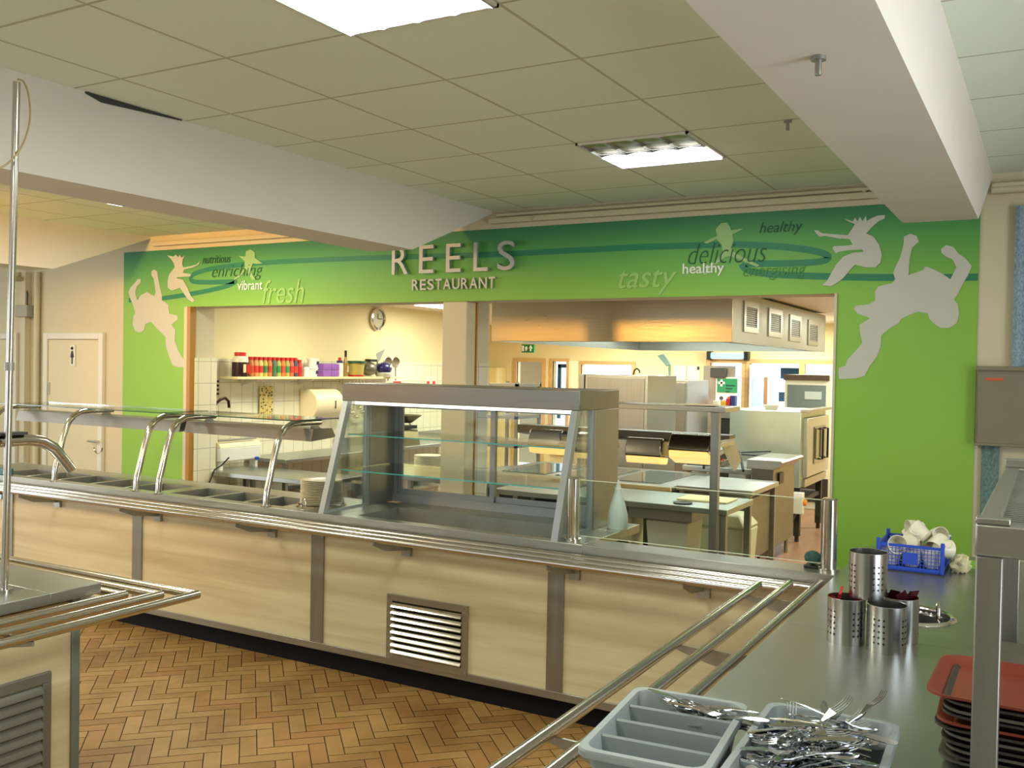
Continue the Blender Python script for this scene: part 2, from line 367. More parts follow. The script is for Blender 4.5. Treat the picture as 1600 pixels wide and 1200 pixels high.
m = frame(MB(), xs['i'], xs['j'] + .6, 0, HD, .06, bottom=False); xm = hx(1255); m.box(xm - .05, xm + .03, yb0 - .03, yb0 + .04, 0, HD); struct('door_3', m, pine)
dk = mat('blue_door_frame', (30, 70, 100), .5)
x0, x1 = hx(1212), hx(1250)
struct('window_5', MB().box(x0, x1, 14.3, 14.34, 1.64, 1.80).box(x0 - .02, x0 + .08, 14.3, 14.34, 1.30, 1.44).box(x0 + .02, x0 + .08, 14.3, 14.34, .3, 1.05), dk)
struct('window_6', MB().box(xs['c'] + .04, xs['c'] + .09, 14.1, 14.14, .9, 1.8).box(xs['c'] + .04, xs['d'], 14.1, 14.14, 1.74, 1.8), dk)
# dining-room doors on the left
def door(x0, x1, idn, sign=True):
    f = MB(); w = .065
    f.box(x0, x0 + w, YW - .04, YW, 0, 2.0).box(x1 - w, x1, YW - .04, YW, 0, 2.0).box(x0 + w, x1 - w, YW - .04, YW, 2.0 - w, 2.0)
    t = struct('door_%d' % idn, f, white, bevel=.006)
    lf = B(x0 + w + .004, x1 - w - .004, YW - .022, YW, 0, 2.0 - w - .004).build('door_leaf', mat('cream_door_paint', (222, 208, 172), .45), t)
    return t
d4 = door(-8.92, -8.0, 4); d5 = door(-10.3, -9.37, 5)
x, _, z = AY(152, 690, YW - .06)
MB().tube([(x, YW - .02, z), (x, YW - .07, z), (x - .13, YW - .07, z)], .011).build('lever_handle', chrome, d4)
MB().box(x - .03, x + .03, YW - .03, YW - .02, z - .12, z + .05).build('lock_plate', chrome, d4, bevel=.01)
MB().tube([(x - .02 + .06 * math.cos(a), YW - .035, z - .06 + .06 * math.sin(a)) for a in [R(k * 20) for k in range(9, 19)]], .006, 6).build('key_ring', chrome, d4)
MB().box(-8.84, -8.82, YW - .035, YW - .02, 1.38, 1.5).build('hinge', chrome, d4)
# casing pipes between the doors
struct('trim_11', MB().tube([(-9.02, YW - .04, 0), (-9.02, YW - .04, 2.62)], .028).box(-9.24, -9.17, YW - .07, YW, 0, 2.62), cream)
struct('baseboard_back', MB().box(-12, -7.8, YW - .015, YW, 0, .1).box(-.3, 3.4, YW - .015, YW, 0, .1), cream)

# ================================================================== FITTINGS ON THE DINING WALLS
sg = thing('toilet_sign', 'small white plate with a black standing figure on the cream door', 'sign', (-8.46, YW - .03, 1.7))
MB().box(-8.50, -8.42, YW - .03, YW - .024, 1.67, 1.88).build('plate', white, sg)
fig = MB().lathe([(1e-5, -.018), (.018, 0), (1e-5, .018)], (-8.465, YW - .032, 1.845), 10)
fig.prism([(-8.475, 1.82), (-8.455, 1.82), (-8.44, 1.76), (-8.457, 1.75), (-8.458, 1.69), (-8.472, 1.69), (-8.473, 1.75), (-8.49, 1.76)], YW - .034, YW - .03)
fig.build('figure', black, sg)
jb = thing('junction_box', 'small grey box with a cable on the cream wall above the left doors', 'junction box', (-9.27, YW - .08, 2.15))
MB().box(-9.32, -9.1, YW - .1, YW, 2.16, 2.28).build('box', mat('grey_box', (170, 165, 150), .6), jb, bevel=.006)
MB().tube([(-9.15, YW - .06, 2.28), (-9.16, YW - .05, 2.4), (-9.24, YW - .05, 2.55)], .007).build('cable', darkgrey, jb)
sr = MB().box(-9.33, -9.2, YW - .16, YW, 2.53, 2.57).box(-9.29, -9.24, YW - .1, YW - .02, 2.57, 2.62)
tag(sr.build('smoke_sensor', mat('beige_sensor', (190, 170, 120), .6), loc=(-9.27, YW, 2.53), bevel=.005), 'small beige bracket sensor high on the cream wall above the grey box', 'sensor')

wb = thing('wall_cabinet', 'beige metal wall cabinet with an orange label right of the green wall', 'cabinet', (.05, YW, 1.35))
bg = mat('beige_metal', (128, 120, 98), .5)
MB().box(-.372, .5, YW - .09, YW, 1.36, 1.79).build('body', bg, wb, bevel=.008)
MB().box(-.38, .51, YW - .105, YW, 1.775, 1.80).build('lid', bg, wb, bevel=.004)
MB().box(-.38, .51, YW - .10, YW, 1.35, 1.366).build('base_trim', bg, wb, bevel=.003)
MB().box(-.33, -.24, YW - .094, YW - .089, 1.72, 1.735).build('label', mat('orange_label', (205, 90, 50), .5), wb)
cu = MB(); N = 14
pts = [(-.205 + .9 * i / 40, YW - .05 - .02 * math.sin(i * 1.1)) for i in range(41)]
cu.prism(pts + [(x, y + .006) for x, y in reversed(pts)], 1.8, 2.70, 'z')
cm = mat('mottled_blue_fabric', (140, 160, 178), .9, 0, .35, (120, 120, 60))
tag(cu.build('curtain', cm, loc=(-.2, YW - .05, 1.8)), 'mottled grey-blue curtain hanging above the beige wall cabinet', 'curtain')
cu = MB().prism([(-.345, YW - .03), (-.345 + .02, YW - .045), (-.30, YW - .03), (-.275, YW - .045), (-.252, YW - .03), (-.252, YW - .024), (-.345, YW - .024)], .78, 1.35, 'z')
tag(cu.build('fabric_strip', mat('mottled_green_fabric', (110, 135, 130), .9, 0, .35, (120, 120, 60)), loc=(-.3, YW - .03, .78)), 'mottled grey-green fabric strip below the beige wall cabinet', 'fabric')

# ------------------------------------------------------------------ the mural
ms = thing('wall_mural', 'green printed mural framing the serving opening with grey figures and food words', 'mural', (-4, YW, 0))
GX0, GX1 = -7.74, -.385
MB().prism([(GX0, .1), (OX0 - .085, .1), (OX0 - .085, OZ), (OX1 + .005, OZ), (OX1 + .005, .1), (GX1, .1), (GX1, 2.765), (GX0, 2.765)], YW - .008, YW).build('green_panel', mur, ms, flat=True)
YM = YW - .0085
def wp(px, py): p = AY(px, py, YM); return (p[0], p[2])
rb = mat('ribbon_green', (36, 122, 84), .55)
def ribbon(path, w=.017):
    # resample smooth
    P = [Vector(wp(*p)) for p in path]; Q = []
    for i in range(len(P) - 1):
        a, b_, c, d = P[max(i - 1, 0)], P[i], P[i + 1], P[min(i + 2, len(P) - 1)]
        for k in range(6):
            t = k / 6; Q.append(.5 * ((2 * b_) + (-a + c) * t + (2 * a - 5 * b_ + 4 * c - d) * t * t + (-a + 3 * b_ - 3 * c + d) * t ** 3))
    Q.append(P[-1]); vs = []; fs = []
    for i, q in enumerate(Q):
        t = (Q[min(i + 1, len(Q) - 1)] - Q[max(i - 1, 0)]).normalized(); nn = Vector((-t.y, t.x))
        for s_ in (w, -w): vs.append((q.x + nn.x * s_, YM, q.y + nn.y * s_))
    for i in range(len(Q) - 1): fs.append((2 * i, 2 * i + 1, 2 * i + 3, 2 * i + 2))
    return vs, fs
rm = MB()
rm.add(*ribbon([(201, 469), (230, 469), (262, 465), (300, 459), (335, 452), (360, 445), (370, 438)], .021))
rm.add(*ribbon([(366, 440), (330, 441), (303, 440), (298, 434), (306, 427), (330, 420), (365, 415), (420, 410), (500, 406), (610, 402), (760, 398), (900, 391), (1000, 386), (1070, 384), (1140, 382), (1200, 384), (1245, 388), (1280, 394), (1294, 401), (1285, 408), (1250, 411), (1200, 412), (1165, 412)], .021))
rm.add(*ribbon([(1158, 412), (1168, 422), (1200, 428), (1260, 431), (1330, 433), (1440, 434), (1528, 433)], .021))
rm.build('ribbon', rb, ms, flat=True)
def poly(pts, sx, ox, oy, name, m, dy=0.):
    q = [wp(ox + x / sx, oy + y / sx) for x, y in pts]
    MB().prism(q, YM - .003 - dy, YM - .001 - dy).build(name, m, ms, flat=True)
sil = mat('figure_grey_print', (196, 194, 180), .6); sil_l = mat('figure_pale_green_print', (150, 185, 122), .6)
poly([(450, 160), (490, 141), (530, 155), (543, 190), (520, 212), (500, 230), (485, 300), (478, 400), (570, 368), (585, 345), (620, 358), (680, 385), (740, 425), (778, 350), (752, 300), (720, 288), (685, 262), (682, 235), (715, 212), (760, 225), (790, 265), (830, 290), (875, 345), (850, 400), (820, 450), (785, 520), (762, 552), (785, 580), (795, 640), (780, 700), (735, 730), (680, 730), (640, 705), (605, 670), (600, 640), (540, 628), (480, 650), (430, 675), (420, 700), (365, 730), (310, 775), (305, 850), (280, 910), (235, 970), (205, 1030), (150, 1045), (44, 1050), (40, 1000), (42, 980), (85, 965), (95, 930), (150, 870), (190, 825), (175, 760), (172, 710), (240, 668), (160, 640), (138, 610), (150, 590), (230, 582), (270, 560), (270, 500), (290, 470), (330, 460), (375, 450), (395, 425), (383, 385), (400, 340), (425, 290), (440, 240), (448, 200)], 4, 1300, 330, 'jumping_figure', sil)
poly([(290, 440), (310, 440), (340, 458), (420, 465), (500, 470), (520, 440), (545, 400), (510, 388), (475, 365), (530, 385), (545, 360), (560, 385), (575, 355), (592, 383), (612, 350), (618, 383), (650, 363), (690, 348), (730, 345), (730, 365), (690, 385), (650, 420), (615, 460), (660, 480), (695, 530), (712, 590), (705, 640), (670, 672), (610, 670), (545, 655), (520, 680), (470, 740), (430, 770), (395, 790), (340, 782), (370, 755), (400, 700), (430, 650), (470, 605), (530, 580), (600, 575), (590, 560), (500, 565), (440, 575), (425, 585), (405, 555), (410, 540), (500, 535), (530, 530), (510, 495), (440, 490), (360, 475), (320, 480), (300, 455)], 4, 1200, 250, 'leaping_figure', sil, .002)
s3 = 4.706
poly([(100, 500), (112, 470), (150, 430), (165, 405), (190, 405), (190, 430), (160, 460), (148, 510), (165, 560), (190, 525), (235, 500), (260, 515), (290, 530), (300, 500), (285, 400), (268, 375), (270, 345), (290, 335), (312, 350), (315, 385), (330, 460), (345, 520), (345, 560), (390, 590), (400, 660), (460, 675), (465, 700), (415, 740), (445, 780), (440, 860), (470, 940), (500, 990), (514, 1000), (514, 1050), (470, 1055), (425, 1040), (400, 980), (375, 900), (372, 830), (310, 770), (265, 720), (225, 735), (215, 780), (185, 798), (150, 790), (130, 740), (135, 680), (150, 650), (130, 590), (110, 540)], s3, 180, 350, 'jumping_figure', sil)
poly([(385, 230), (430, 240), (450, 225), (465, 245), (480, 225), (490, 250), (515, 230), (500, 260), (495, 290), (505, 320), (560, 310), (600, 300), (625, 275), (615, 300), (570, 320), (510, 335), (500, 360), (560, 370), (555, 385), (460, 392), (455, 400), (500, 410), (530, 460), (560, 530), (590, 565), (570, 575), (535, 550), (500, 500), (480, 470), (420, 490), (390, 470), (388, 420), (400, 370), (440, 320), (435, 290), (415, 260)], s3, 180, 350, 'leaping_figure', sil, .002)
poly([(910, 235), (960, 240), (965, 200), (1000, 188), (1030, 210), (1030, 250), (1085, 290), (1040, 294), (1015, 290), (1000, 330), (1010, 370), (1035, 410), (1010, 412), (985, 370), (965, 330), (920, 390), (875, 415), (880, 400), (930, 360), (955, 320), (955, 275)], s3, 180, 350, 'running_figure', sil_l, .002)
poly([(720, 238), (760, 213), (805, 195), (793, 155), (830, 115), (865, 112), (885, 140), (890, 160), (970, 148), (940, 165), (900, 185), (905, 230), (890, 270), (900, 290), (950, 320), (1070, 380), (1050, 388), (950, 345), (880, 320), (850, 330), (800, 370), (770, 380), (740, 440), (715, 440), (740, 400), (790, 355), (840, 300), (830, 250), (800, 215), (740, 244)], 4, 920, 320, 'running_figure', sil_l, .002)

def text_mesh(body, shear=0., offset=0., ext=0.0, spacing=1.0):
    cu = bpy.data.curves.new('t', 'FONT'); cu.body = body; cu.shear = shear; cu.offset = offset; cu.extrude = ext; cu.space_character = spacing
    cu.resolution_u = 4
    o = bpy.data.objects.new('t', cu); C.objects.link(o)
    dg = bpy.context.evaluated_depsgraph_get(); dg.update()
    me = bpy.data.meshes.new_from_object(o.evaluated_get(dg)); bpy.data.objects.remove(o)
    return me
def lettering(name, body, x0, x1, z0, z1, y0, y1, m, parent, shear=0., offset=0., spacing=1.):
    me = text_mesh(body, shear, offset, .5, spacing)
    vs = [v.co.copy() for v in me.vertices]
    a0 = min(v.x for v in vs); a1 = max(v.x for v in vs); b0 = min(v.y for v in vs); b1 = max(v.y for v in vs); c0 = min(v.z for v in vs); c1 = max(v.z for v in vs)
    mb = MB()
    mb.add([(x0 + (v.x - a0) / (a1 - a0) * (x1 - x0), y1 - (v.z - c0) / (c1 - c0) * (y1 - y0), z0 + (v.y - b0) / (b1 - b0) * (z1 - z0)) for v in vs], [tuple(p.vertices) for p in me.polygons])
    return mb.build(name, m, parent, flat=True)
def word(name, body, px0, px1, pt, pb, m, shear, offset, dy=.004):
    p0 = wp(px0, (pt + pb) / 2); p1 = wp(px1, (pt + pb) / 2); xm_ = (px0 + px1) / 2; zt = wp(xm_, pt)[1]; zb = wp(xm_, pb)[1]
    return lettering(name, body, p0[0], p1[0], zb, zt, YM - dy - .002, YM - dy, m, ms, shear, offset)
dgr = mat('dark_green_print', (28, 78, 46), .6); lgr = mat('light_green_print', (150, 192, 106), .6); wpr = mat('white_print', (225, 230, 215), .6)
fgr = mat('faint_green_print', (66, 140, 52), .6)
word('word_nutritious', 'nutritious', 317, 361, 399, 411, dgr, .3, -.005)
word('word_enriching', 'enriching', 332, 411, 413, 438, dgr, .3, -.018)
word('word_vibrant', 'vibrant', 372, 411, 438, 453, wpr, 0, .012, .006)
word('word_fresh', 'fresh', 411, 476, 437, 474, lgr, .25, 0)
word('word_tasty', 'tasty', 967, 1058, 421, 461, lgr, .3, .004)
word('word_healthy', 'healthy', 1067, 1132, 411, 432, wpr, 0, .014, .006)
word('word_delicious', 'delicious', 1076, 1198, 379, 411, dgr, .3, -.018)
word('word_healthy', 'healthy', 1187, 1254, 346, 368, dgr, .3, -.008)
word('word_energising', 'energising', 1162, 1259, 413, 437, fgr, .3, -.012)

rs = thing('restaurant_sign', 'raised silver metal letters reading REELS RESTAURANT above the opening', 'sign', (-4, YW - .04, 2.3))
zt0, zt1 = 2.655, 2.465
for ch, a, b_, ofs in (('R', 612.5, 638, .0), ('E', 655, 677.5, 0), ('E', 697, 720, 0), ('L', 740, 762.5, 0), ('S', 777, 804, 0)):
    xa = AY(a, 420, YW - .045)[0]; xb = AY(b_, 420, YW - .045)[0]
    lettering('letter', ch, xa, xb, 2.452, 2.668, YW - .05, YW - .03, letterm, rs, 0, .0)
    MB().tube([((xa + xa + .02) / 2, YW - .03, 2.5), ((xa + xa + .02) / 2, YW - .01, 2.5)], .004, 6).build('stand_off', darkgrey, rs)
xa = AY(643, 445, YW - .04)[0]; xb = AY(773, 445, YW - .04)[0]
Wd = 'RESTAURANT'; ww = [1.0, .9, .95, .95, 1.1, 1.05, 1.0, 1.1, 1.1, .95]; gap = .22; tot = sum(ww) + gap * 9; u = (xb - xa) / tot; cx = xa
for ch, q in zip(Wd, ww):
    lettering('letter', ch, cx, cx + q * u, 2.325, 2.408, YW - .035, YW - .022, letterm, rs, 0, .012); cx += (q + gap) * u

# ------------------------------------------------------------------ ceiling lights
lamp_w = mat('lit_tube', (255, 255, 255), .5, emit=(255, 255, 250), est=9)
lamp_b = mat('lit_reflector', (255, 255, 255), .5, emit=(236, 244, 255), est=7)
louv = mat('louvre_metal', (205, 208, 205), .22, .9)
def light_fitting(x0, x1, y0, y1, label, lit=1.0, cells=4, ylit=None):
    t = thing('ceiling_light', label, 'ceiling light', ((x0 + x1) / 2, (y0 + y1) / 2, CZ - .02), 'recessed louvre ceiling lights')
    f = MB(); w = .012; z0, z1 = CZ - .012, CZ - .001
    f.box(x0, x1, y0, y0 + w, z0, z1).box(x0, x1, y1 - w, y1, z0, z1).box(x0, x0 + w, y0, y1, z0, z1).box(x1 - w, x1, y0, y1, z0, z1)
    f.build('frame', white, t)
    xa, xb, ya, yb = x0 + w, x1 - w, y0 + w, y1 - w
    yl = yb if ylit is None else ylit
    lo = MB(); dx = (xb - xa) / cells; dy = (yb - ya) / cells; zz = CZ - .003
    ny = cells if ylit is None else max(1, int(round((ylit - ya) / dy)))
    yl = ya + ny * dy
    for i in range(cells + 1):
        x = xa + i * dx; lo.prism([(x - .003, zz), (x - .001, zz - .014), (x + .001, zz - .014), (x + .003, zz)], ya, yl)
    for j in range(ny + 1):
        y = ya + j * dy
        for i in range(cells):   # scooped cross blades
            cx0 = xa + i * dx; P = [(cx0, zz)]
            for k in range(9): P.append((cx0 + dx * k / 8, zz - .014 + .010 * math.sin(math.pi * k / 8)))
            P.append((cx0 + dx, zz)); lo.prism(P, y - .002, y + .002)
    lo.build('louvre', louv, t)
    if ylit is None:
        MB().box(xa, xb, ya, yb, CZ - .002, CZ).build('reflector', lamp_b, t)
        tb = MB()
        for k in range(4): y = ya + (k + .5) * (yb - ya) / 4; tb.tube([(xa + .01, y, CZ - .008), (xb - .01, y, CZ - .008)], .005, 8)
        tb.build('tubes', lamp_w, t)
    else:
        MB().box(xa, xb, ya, yl, CZ - .002, CZ).build('reflector', mat('dim_reflector', (150, 140, 100), .3, .6), t)
        MB().box(xa, xb, yl, yb, CZ - .02, CZ - .001).build('lit_panel', mat('lit_panel', (255, 255, 255), .5, emit=(250, 252, 255), est=3.5), t)
    return t
light_fitting(-2.16, -1.56, 2.02, 2.62, 'square lit ceiling light panel nearest the camera at the top edge')
light_fitting(-2.16, -1.56, 4.42, 5.02, 'square ceiling light half louvred half glowing, nearer the green wall', ylit=4.72)
light_fitting(-6.05, -5.7, 4.46, 4.74, 'small dark louvred ceiling light beyond the left beam', ylit=4.62)
for px, py, lb in ((1279, 96, 'small metal sprinkler stub hanging from the ceiling by the right beam, nearer one'), (1231, 196, 'small metal sprinkler stub hanging from the ceiling, nearer the green wall')):
    x, y, z = AZ(px, py - 8, CZ)
    if py == 96: x, y, z = AZ(px, py - 8, 2.5)
    t = thing('sprinkler', lb, 'sprinkler', (x, y, z - .05), 'ceiling sprinklers')
    MB().cyl(x, y, z - .045, z, .008, 12).build('stem', steel_dull, t); MB().cyl(x, y, z - .01, z, .018, 16).build('collar', steel_dull, t)

# ================================================================== THE LONG SERVING COUNTER
TZ = .90; YF = 4.13
def top_with_wells(mb, x0, x1, y0, y1, z, wells, wy0, wy1, th=.045, depth=.11):
    mb.box(x0, x1, y0, wy0, z - th, z).box(x0, x1, wy1, y1, z - th, z)
    e = [x0] + [v for w_ in wells for v in w_] + [x1]
    for a, c in zip(e[::2], e[1::2]): mb.box(a, c, wy0, wy1, z - th, z)
def well_mb(x0, x1, y0, y1, z, d):
    t = .002; m = MB()
    m.box(x0, x1, y0, y1, z - d - .003, z - d); m.box(x0, x0 + t, y0, y1, z - d, z - .001); m.box(x1 - t, x1, y0, y1, z - d, z - .001)
    m.box(x0, x1, y0, y0 + t, z - d, z - .001); m.box(x0, x1, y1 - t, y1, z - d, z - .001); return m
def unit(label, x0, x1, y1, wells=None, wy=None, name='serving_counter', posts=(), panels=(), depth=.11):
    t = thing(name, label, 'counter', ((x0 + x1) / 2, YF + .2, 0))
    tp = MB()
    if wells: top_with_wells(tp, x0, x1, YF, y1, TZ, wells, *wy)
    else: tp.box(x0, x1, YF, y1, TZ - .045, TZ)
    tp.build('worktop', steel, t, bevel=.002)
    MB().box(x0, x1, YF, YF + .012, TZ - .085, TZ - .045).build('front_fascia', steel, t)
    if wells:
        for a, c in wells: well_mb(a, c, wy[0], wy[1], TZ, depth).build('well', steel_dull, t)
    for a, c in panels: B(a, c, YF + .055, YF + .075, .15, TZ - .05).build('front_panel', lam, t)
    for p in posts: B(p - .045, p + .045, YF + .045, YF + .085, .15, TZ - .05).build('upright', steel_v, t)
    MB().box(x0, x1, YF + .045, YF + .085, .11, .15).build('bottom_rail', steel, t, bevel=.002)
    MB().box(x0, x1, YF + .09, YF + .12, 0, .11).build('plinth', blackplinth, t)
    MB().box(x0 + .01, x1 - .01, YF + .09, y1 - .01, .11, TZ - .13 if wells else TZ - .05).build('cabinet_body', steel_dull, t)
    return t
wl = [(-6.70, -6.39), (-6.355, -6.04), (-6.005, -5.685), (-5.65, -5.345), (-5.31, -5.0), (-4.88, -4.58), (-4.545, -4.25), (-4.21, -3.93)]
u1 = unit('long heated serving counter with sunken food wells and maple front, under the glass heat shelf', -7.2, -3.47, 4.72, wl, (4.21, 4.52), posts=(-6.52, -5.15), panels=((-7.19, -6.565), (-6.475, -5.195), (-5.105, -3.68)))
u2 = unit('chilled serving counter with a metal vent, carrying the glass display case', -3.47, -1.94, 4.86, [(-3.36, -2.12)], (4.20, 4.58), posts=(-3.63 + .005,), panels=((-3.58, -2.15),), depth=.12)
u3 = unit('narrow end counter with round posts and glass screen, maple front, right of the display case', -1.94, -.77, 4.30, posts=(-2.10,), panels=((-2.055, -.78),))
# vent in the chilled unit
vm = thing('ventilation_grille', 'square metal louvre grille in the maple front of the long counter', 'vent', (-2.87, YF + .05, .13))
vx0, vx1, vz0, vz1 = -3.125, -2.605, .135, .50
MB().box(vx0, vx1, YF + .04, YF + .053, vz0, vz0 + .04).box(vx0, vx1, YF + .04, YF + .053, vz1 - .035, vz1).box(vx0, vx0 + .035, YF + .04, YF + .053, vz0 + .04, vz1 - .035).box(vx1 - .035, vx1, YF + .04, YF + .053, vz0 + .04, vz1 - .035).build('frame', steel, vm, bevel=.001)
B(vx0 + .02, vx1 - .02, YF + .0525, YF + .0545, vz0 + .02, vz1 - .02).build('backing', black, vm)
for k in range(8):
    z = vz0 + .045 + k * (vz1 - vz0 - .08) / 8; h = .027
    MB().prism([(YF + .046, z + h), (YF + .040, z + h - .004), (YF + .028, z + .004), (YF + .032, z), (YF + .034, z + .006)], vx0 + .035, vx1 - .035, 'x').build('slat', chrome, vm)
for x in (vx0 + .015, vx1 - .015):
    for z in (vz0 + .015, vz1 - .015): MB().lathe([(.005, 0), (.004, .003)], (x, YF + .04, z), 10, Matrix.Rotation(R(90), 3, 'X')).build('screw', chrome, vm)
# tray rails of the long counter
RZ = .848
tr = thing('tray_rail', 'three-tube steel tray rail running along the front of the long counter', 'tray rail', (-4, 4.0, RZ))
for y, xe in ((3.895, -1.05), (3.985, -.935), (4.075, -.83)):
    MB().tube([(-7.15, y, RZ), (xe, y, RZ)], .0165, 14).build('tube', tube_m, tr)
for x in (-6.62, -5.96, -4.95, -3.97, -3.0, -2.0, -1.35):
    MB().prism([(3.88, RZ - .016), (3.88, RZ - .03), (3.99, RZ - .075), (4.18, RZ - .10), (4.18, RZ - .016)], x - .004, x + .004, 'x').box(x - .03, x + .03, 4.165, 4.185, RZ - .13, RZ - .05).build('bracket', steel, tr)
# glass heat shelf with curved posts
def sneeze(label, xs_, gx0, gx1, hx0, hx1, grp=None):
    t = thing('heated_glass_shelf', label, 'sneeze guard', (xs_[0], 4.14, TZ))
    for x in xs_:
        path = [(x, 4.14, TZ), (x, 4.143, .96), (x, 4.15, 1.0), (x, 4.205, 1.2), (x, 4.23, 1.27), (x, 4.25, 1.31), (x, 4.29, 1.35), (x, 4.345, 1.374), (x, 4.42, 1.38), (x, 4.60, 1.378)]
        MB().tube(path, .0195, 16).build('curved_post', chrome, t)
        MB().cyl(x, 4.14, TZ, TZ + .008, .033, 20).build('base_flange', chrome, t)
        MB().prism([(4.50, 1.36), (4.56, 1.36), (4.60, 1.30), (4.46, 1.30)], x + .02, x + .026, 'x').build('hanger', steel_dull, t)
    g_ = MB().box(gx0, gx1, 4.24, 4.64, 1.402, 1.408); g_.mi = 1
    g_.box(gx0, gx1, 4.237, 4.24, 1.402, 1.408); g_.box(gx1, gx1 + .003, 4.24, 4.64, 1.402, 1.408)
    g_.build('glass_shelf', [glass, gedge_d], t)
    MB().prism([(4.44, 1.345), (4.61, 1.345), (4.65, 1.285), (4.42, 1.270)], hx0, hx1, 'x').build('heater_housing', steel_h, t)
    return t
sneeze('longer glass heat shelf on curved posts over the far food wells', (-6.8, -5.95, -5.12), -6.75, -5.02, -6.82, -5.05)
sneeze('shorter glass heat shelf on curved posts, ending beside the display case', (-4.91, -3.99), -4.98, -3.87, -5.0, -3.9)
lp = MB().box(-6.62, -6.5, 4.14, 4.2, TZ, TZ + .045)
tag(lp.build('teal_box', mat('teal_plastic', (30, 95, 105), .4), loc=(-6.56, 4.17, TZ), bevel=.004), 'small teal plastic box at the far left of the long counter', 'box')

# display case
dc = thing('display_case', 'glass-fronted refrigerated display case with steel top on the long counter', 'display case', (-2.85, 4.5, TZ))
CX0, CX1 = -3.60, -2.075; SZ = 1.53
def fpost(x):
    w = .018
    MB().hexa([(x - w, 4.135, TZ), (x + w, 4.135, TZ), (x + w, 4.175, TZ), (x - w, 4.175, TZ), (x - w, 4.335, SZ), (x + w, 4.335, SZ), (x + w, 4.375, SZ), (x - w, 4.375, SZ)]).build('front_post', alu, dc)
fpost(CX0 + .03); fpost(CX1 - .02)
MB().box(CX0 - .01, CX1, 4.355, 4.86, SZ, SZ + .102).build('top_housing', steel_h, dc, bevel=.004)
MB().box(CX0 + .05, CX1 - .05, 4.40, 4.46, SZ - .02, SZ).build('light_strip', mat('lit_strip', (255, 255, 245), .5, emit=(255, 250, 225), est=1.5), dc)
for xx in (CX0 + .02, CX1 - .03):
    MB().box(xx, xx + .03, 4.55, 4.86, TZ, SZ).build('side_panel', steel_v, dc, bevel=.002)
    MB().box(xx + .004, xx + .026, 4.515, 4.55, TZ, SZ).build('side_stile', alu, dc)
    g_ = MB().hexa([(xx + .012, 4.175, TZ + .012), (xx + .017, 4.175, TZ + .012), (xx + .017, 4.52, TZ + .012), (xx + .012, 4.52, TZ + .012), (xx + .012, 4.37, SZ), (xx + .017, 4.37, SZ), (xx + .017, 4.52, SZ), (xx + .012, 4.52, SZ)])
    g_.build('side_glass', glass, dc)
    MB().box(xx + .008, xx + .022, 4.15, 4.53, TZ, TZ + .014).build('bottom_trim', alu, dc)
for z, yf in ((1.335, 4.33), (1.135, 4.27)):
    g_ = MB().box(CX0 + .06, CX1 - .05, yf, 4.76, z, z + .006); g_.mi = 1; g_.box(CX0 + .06, CX1 - .05, yf - .003, yf, z, z + .006)
    g_.build('glass_shelf', [glass, gedge], dc)
    for xx in (CX0 + .05, CX1 - .05): MB().box(xx - .004, xx + .006, 4.45, 4.75, z - .01, z).build('shelf_bracket', alu, dc)
df = MB(); y0, y1 = 4.79, 4.82
df.box(CX0 + .05, CX1 - .04, y0 - .01, y1 + .015, TZ, TZ + .05).box(CX0 + .05, CX1 - .04, y0 - .01, y1 + .015, SZ - .03, SZ).box(CX0 + .05, CX0 + .078, y0, y1, TZ + .05, SZ - .03).box(CX1 - .068, CX1 - .04, y0, y1, TZ + .05, SZ - .03)
df.build('door_track', alu, dc)
def sdoor(x0, x1, y):
    f = MB(); w = .03; z0, z1 = TZ + .05, SZ - .03
    f.box(x0, x0 + w, y, y + .015, z0, z1).box(x1 - w, x1, y, y + .015, z0, z1).box(x0 + w, x1 - w, y, y + .015, z0, z0 + w).box(x0 + w, x1 - w, y, y + .015, z1 - .02, z1)
    o = f.build('sliding_door', alu, dc)
    MB().box(x0 + w, x1 - w, y + .006, y + .010, z0 + w, z1 - .02).build('pane', glass, o)
sdoor(CX0 + .08, -2.83, 4.795); sdoor(-2.86, CX1 - .07, 4.812)
MB().lathe([(.006, 0), (.005, .003)], (-3.2, 4.355, SZ + .05), 10, Matrix.Rotation(R(90), 3, 'X')).build('screw', chrome, dc)

# glass screen between two round posts
gs = thing('glass_screen', 'low clear glass screen between two round steel posts on the end counter', 'screen', (-1.4, 4.2, TZ))
for x, r in ((-2.03, .030), (-.815, .033)):
    MB().lathe([(r, 0), (r, .305), (r - .006, .312), (.001, .312)], (x, 4.21, TZ), 24).build('post', chrome, gs)
    MB().cyl(x, 4.21, TZ, TZ + .012, r + .012, 24).build('flange', chrome, gs)
g_ = MB().box(-1.99, -.85, 4.207, 4.213, TZ + .03, TZ + .30); g_.mi = 1; g_.box(-1.99, -.85, 4.207, 4.213, TZ + .30, TZ + .303).box(-1.99, -.85, 4.207, 4.213, TZ + .027, TZ + .03)
g_.build('glass_pane', [glass, mat('pale_glass_edge', (205, 210, 180), .2)], gs)
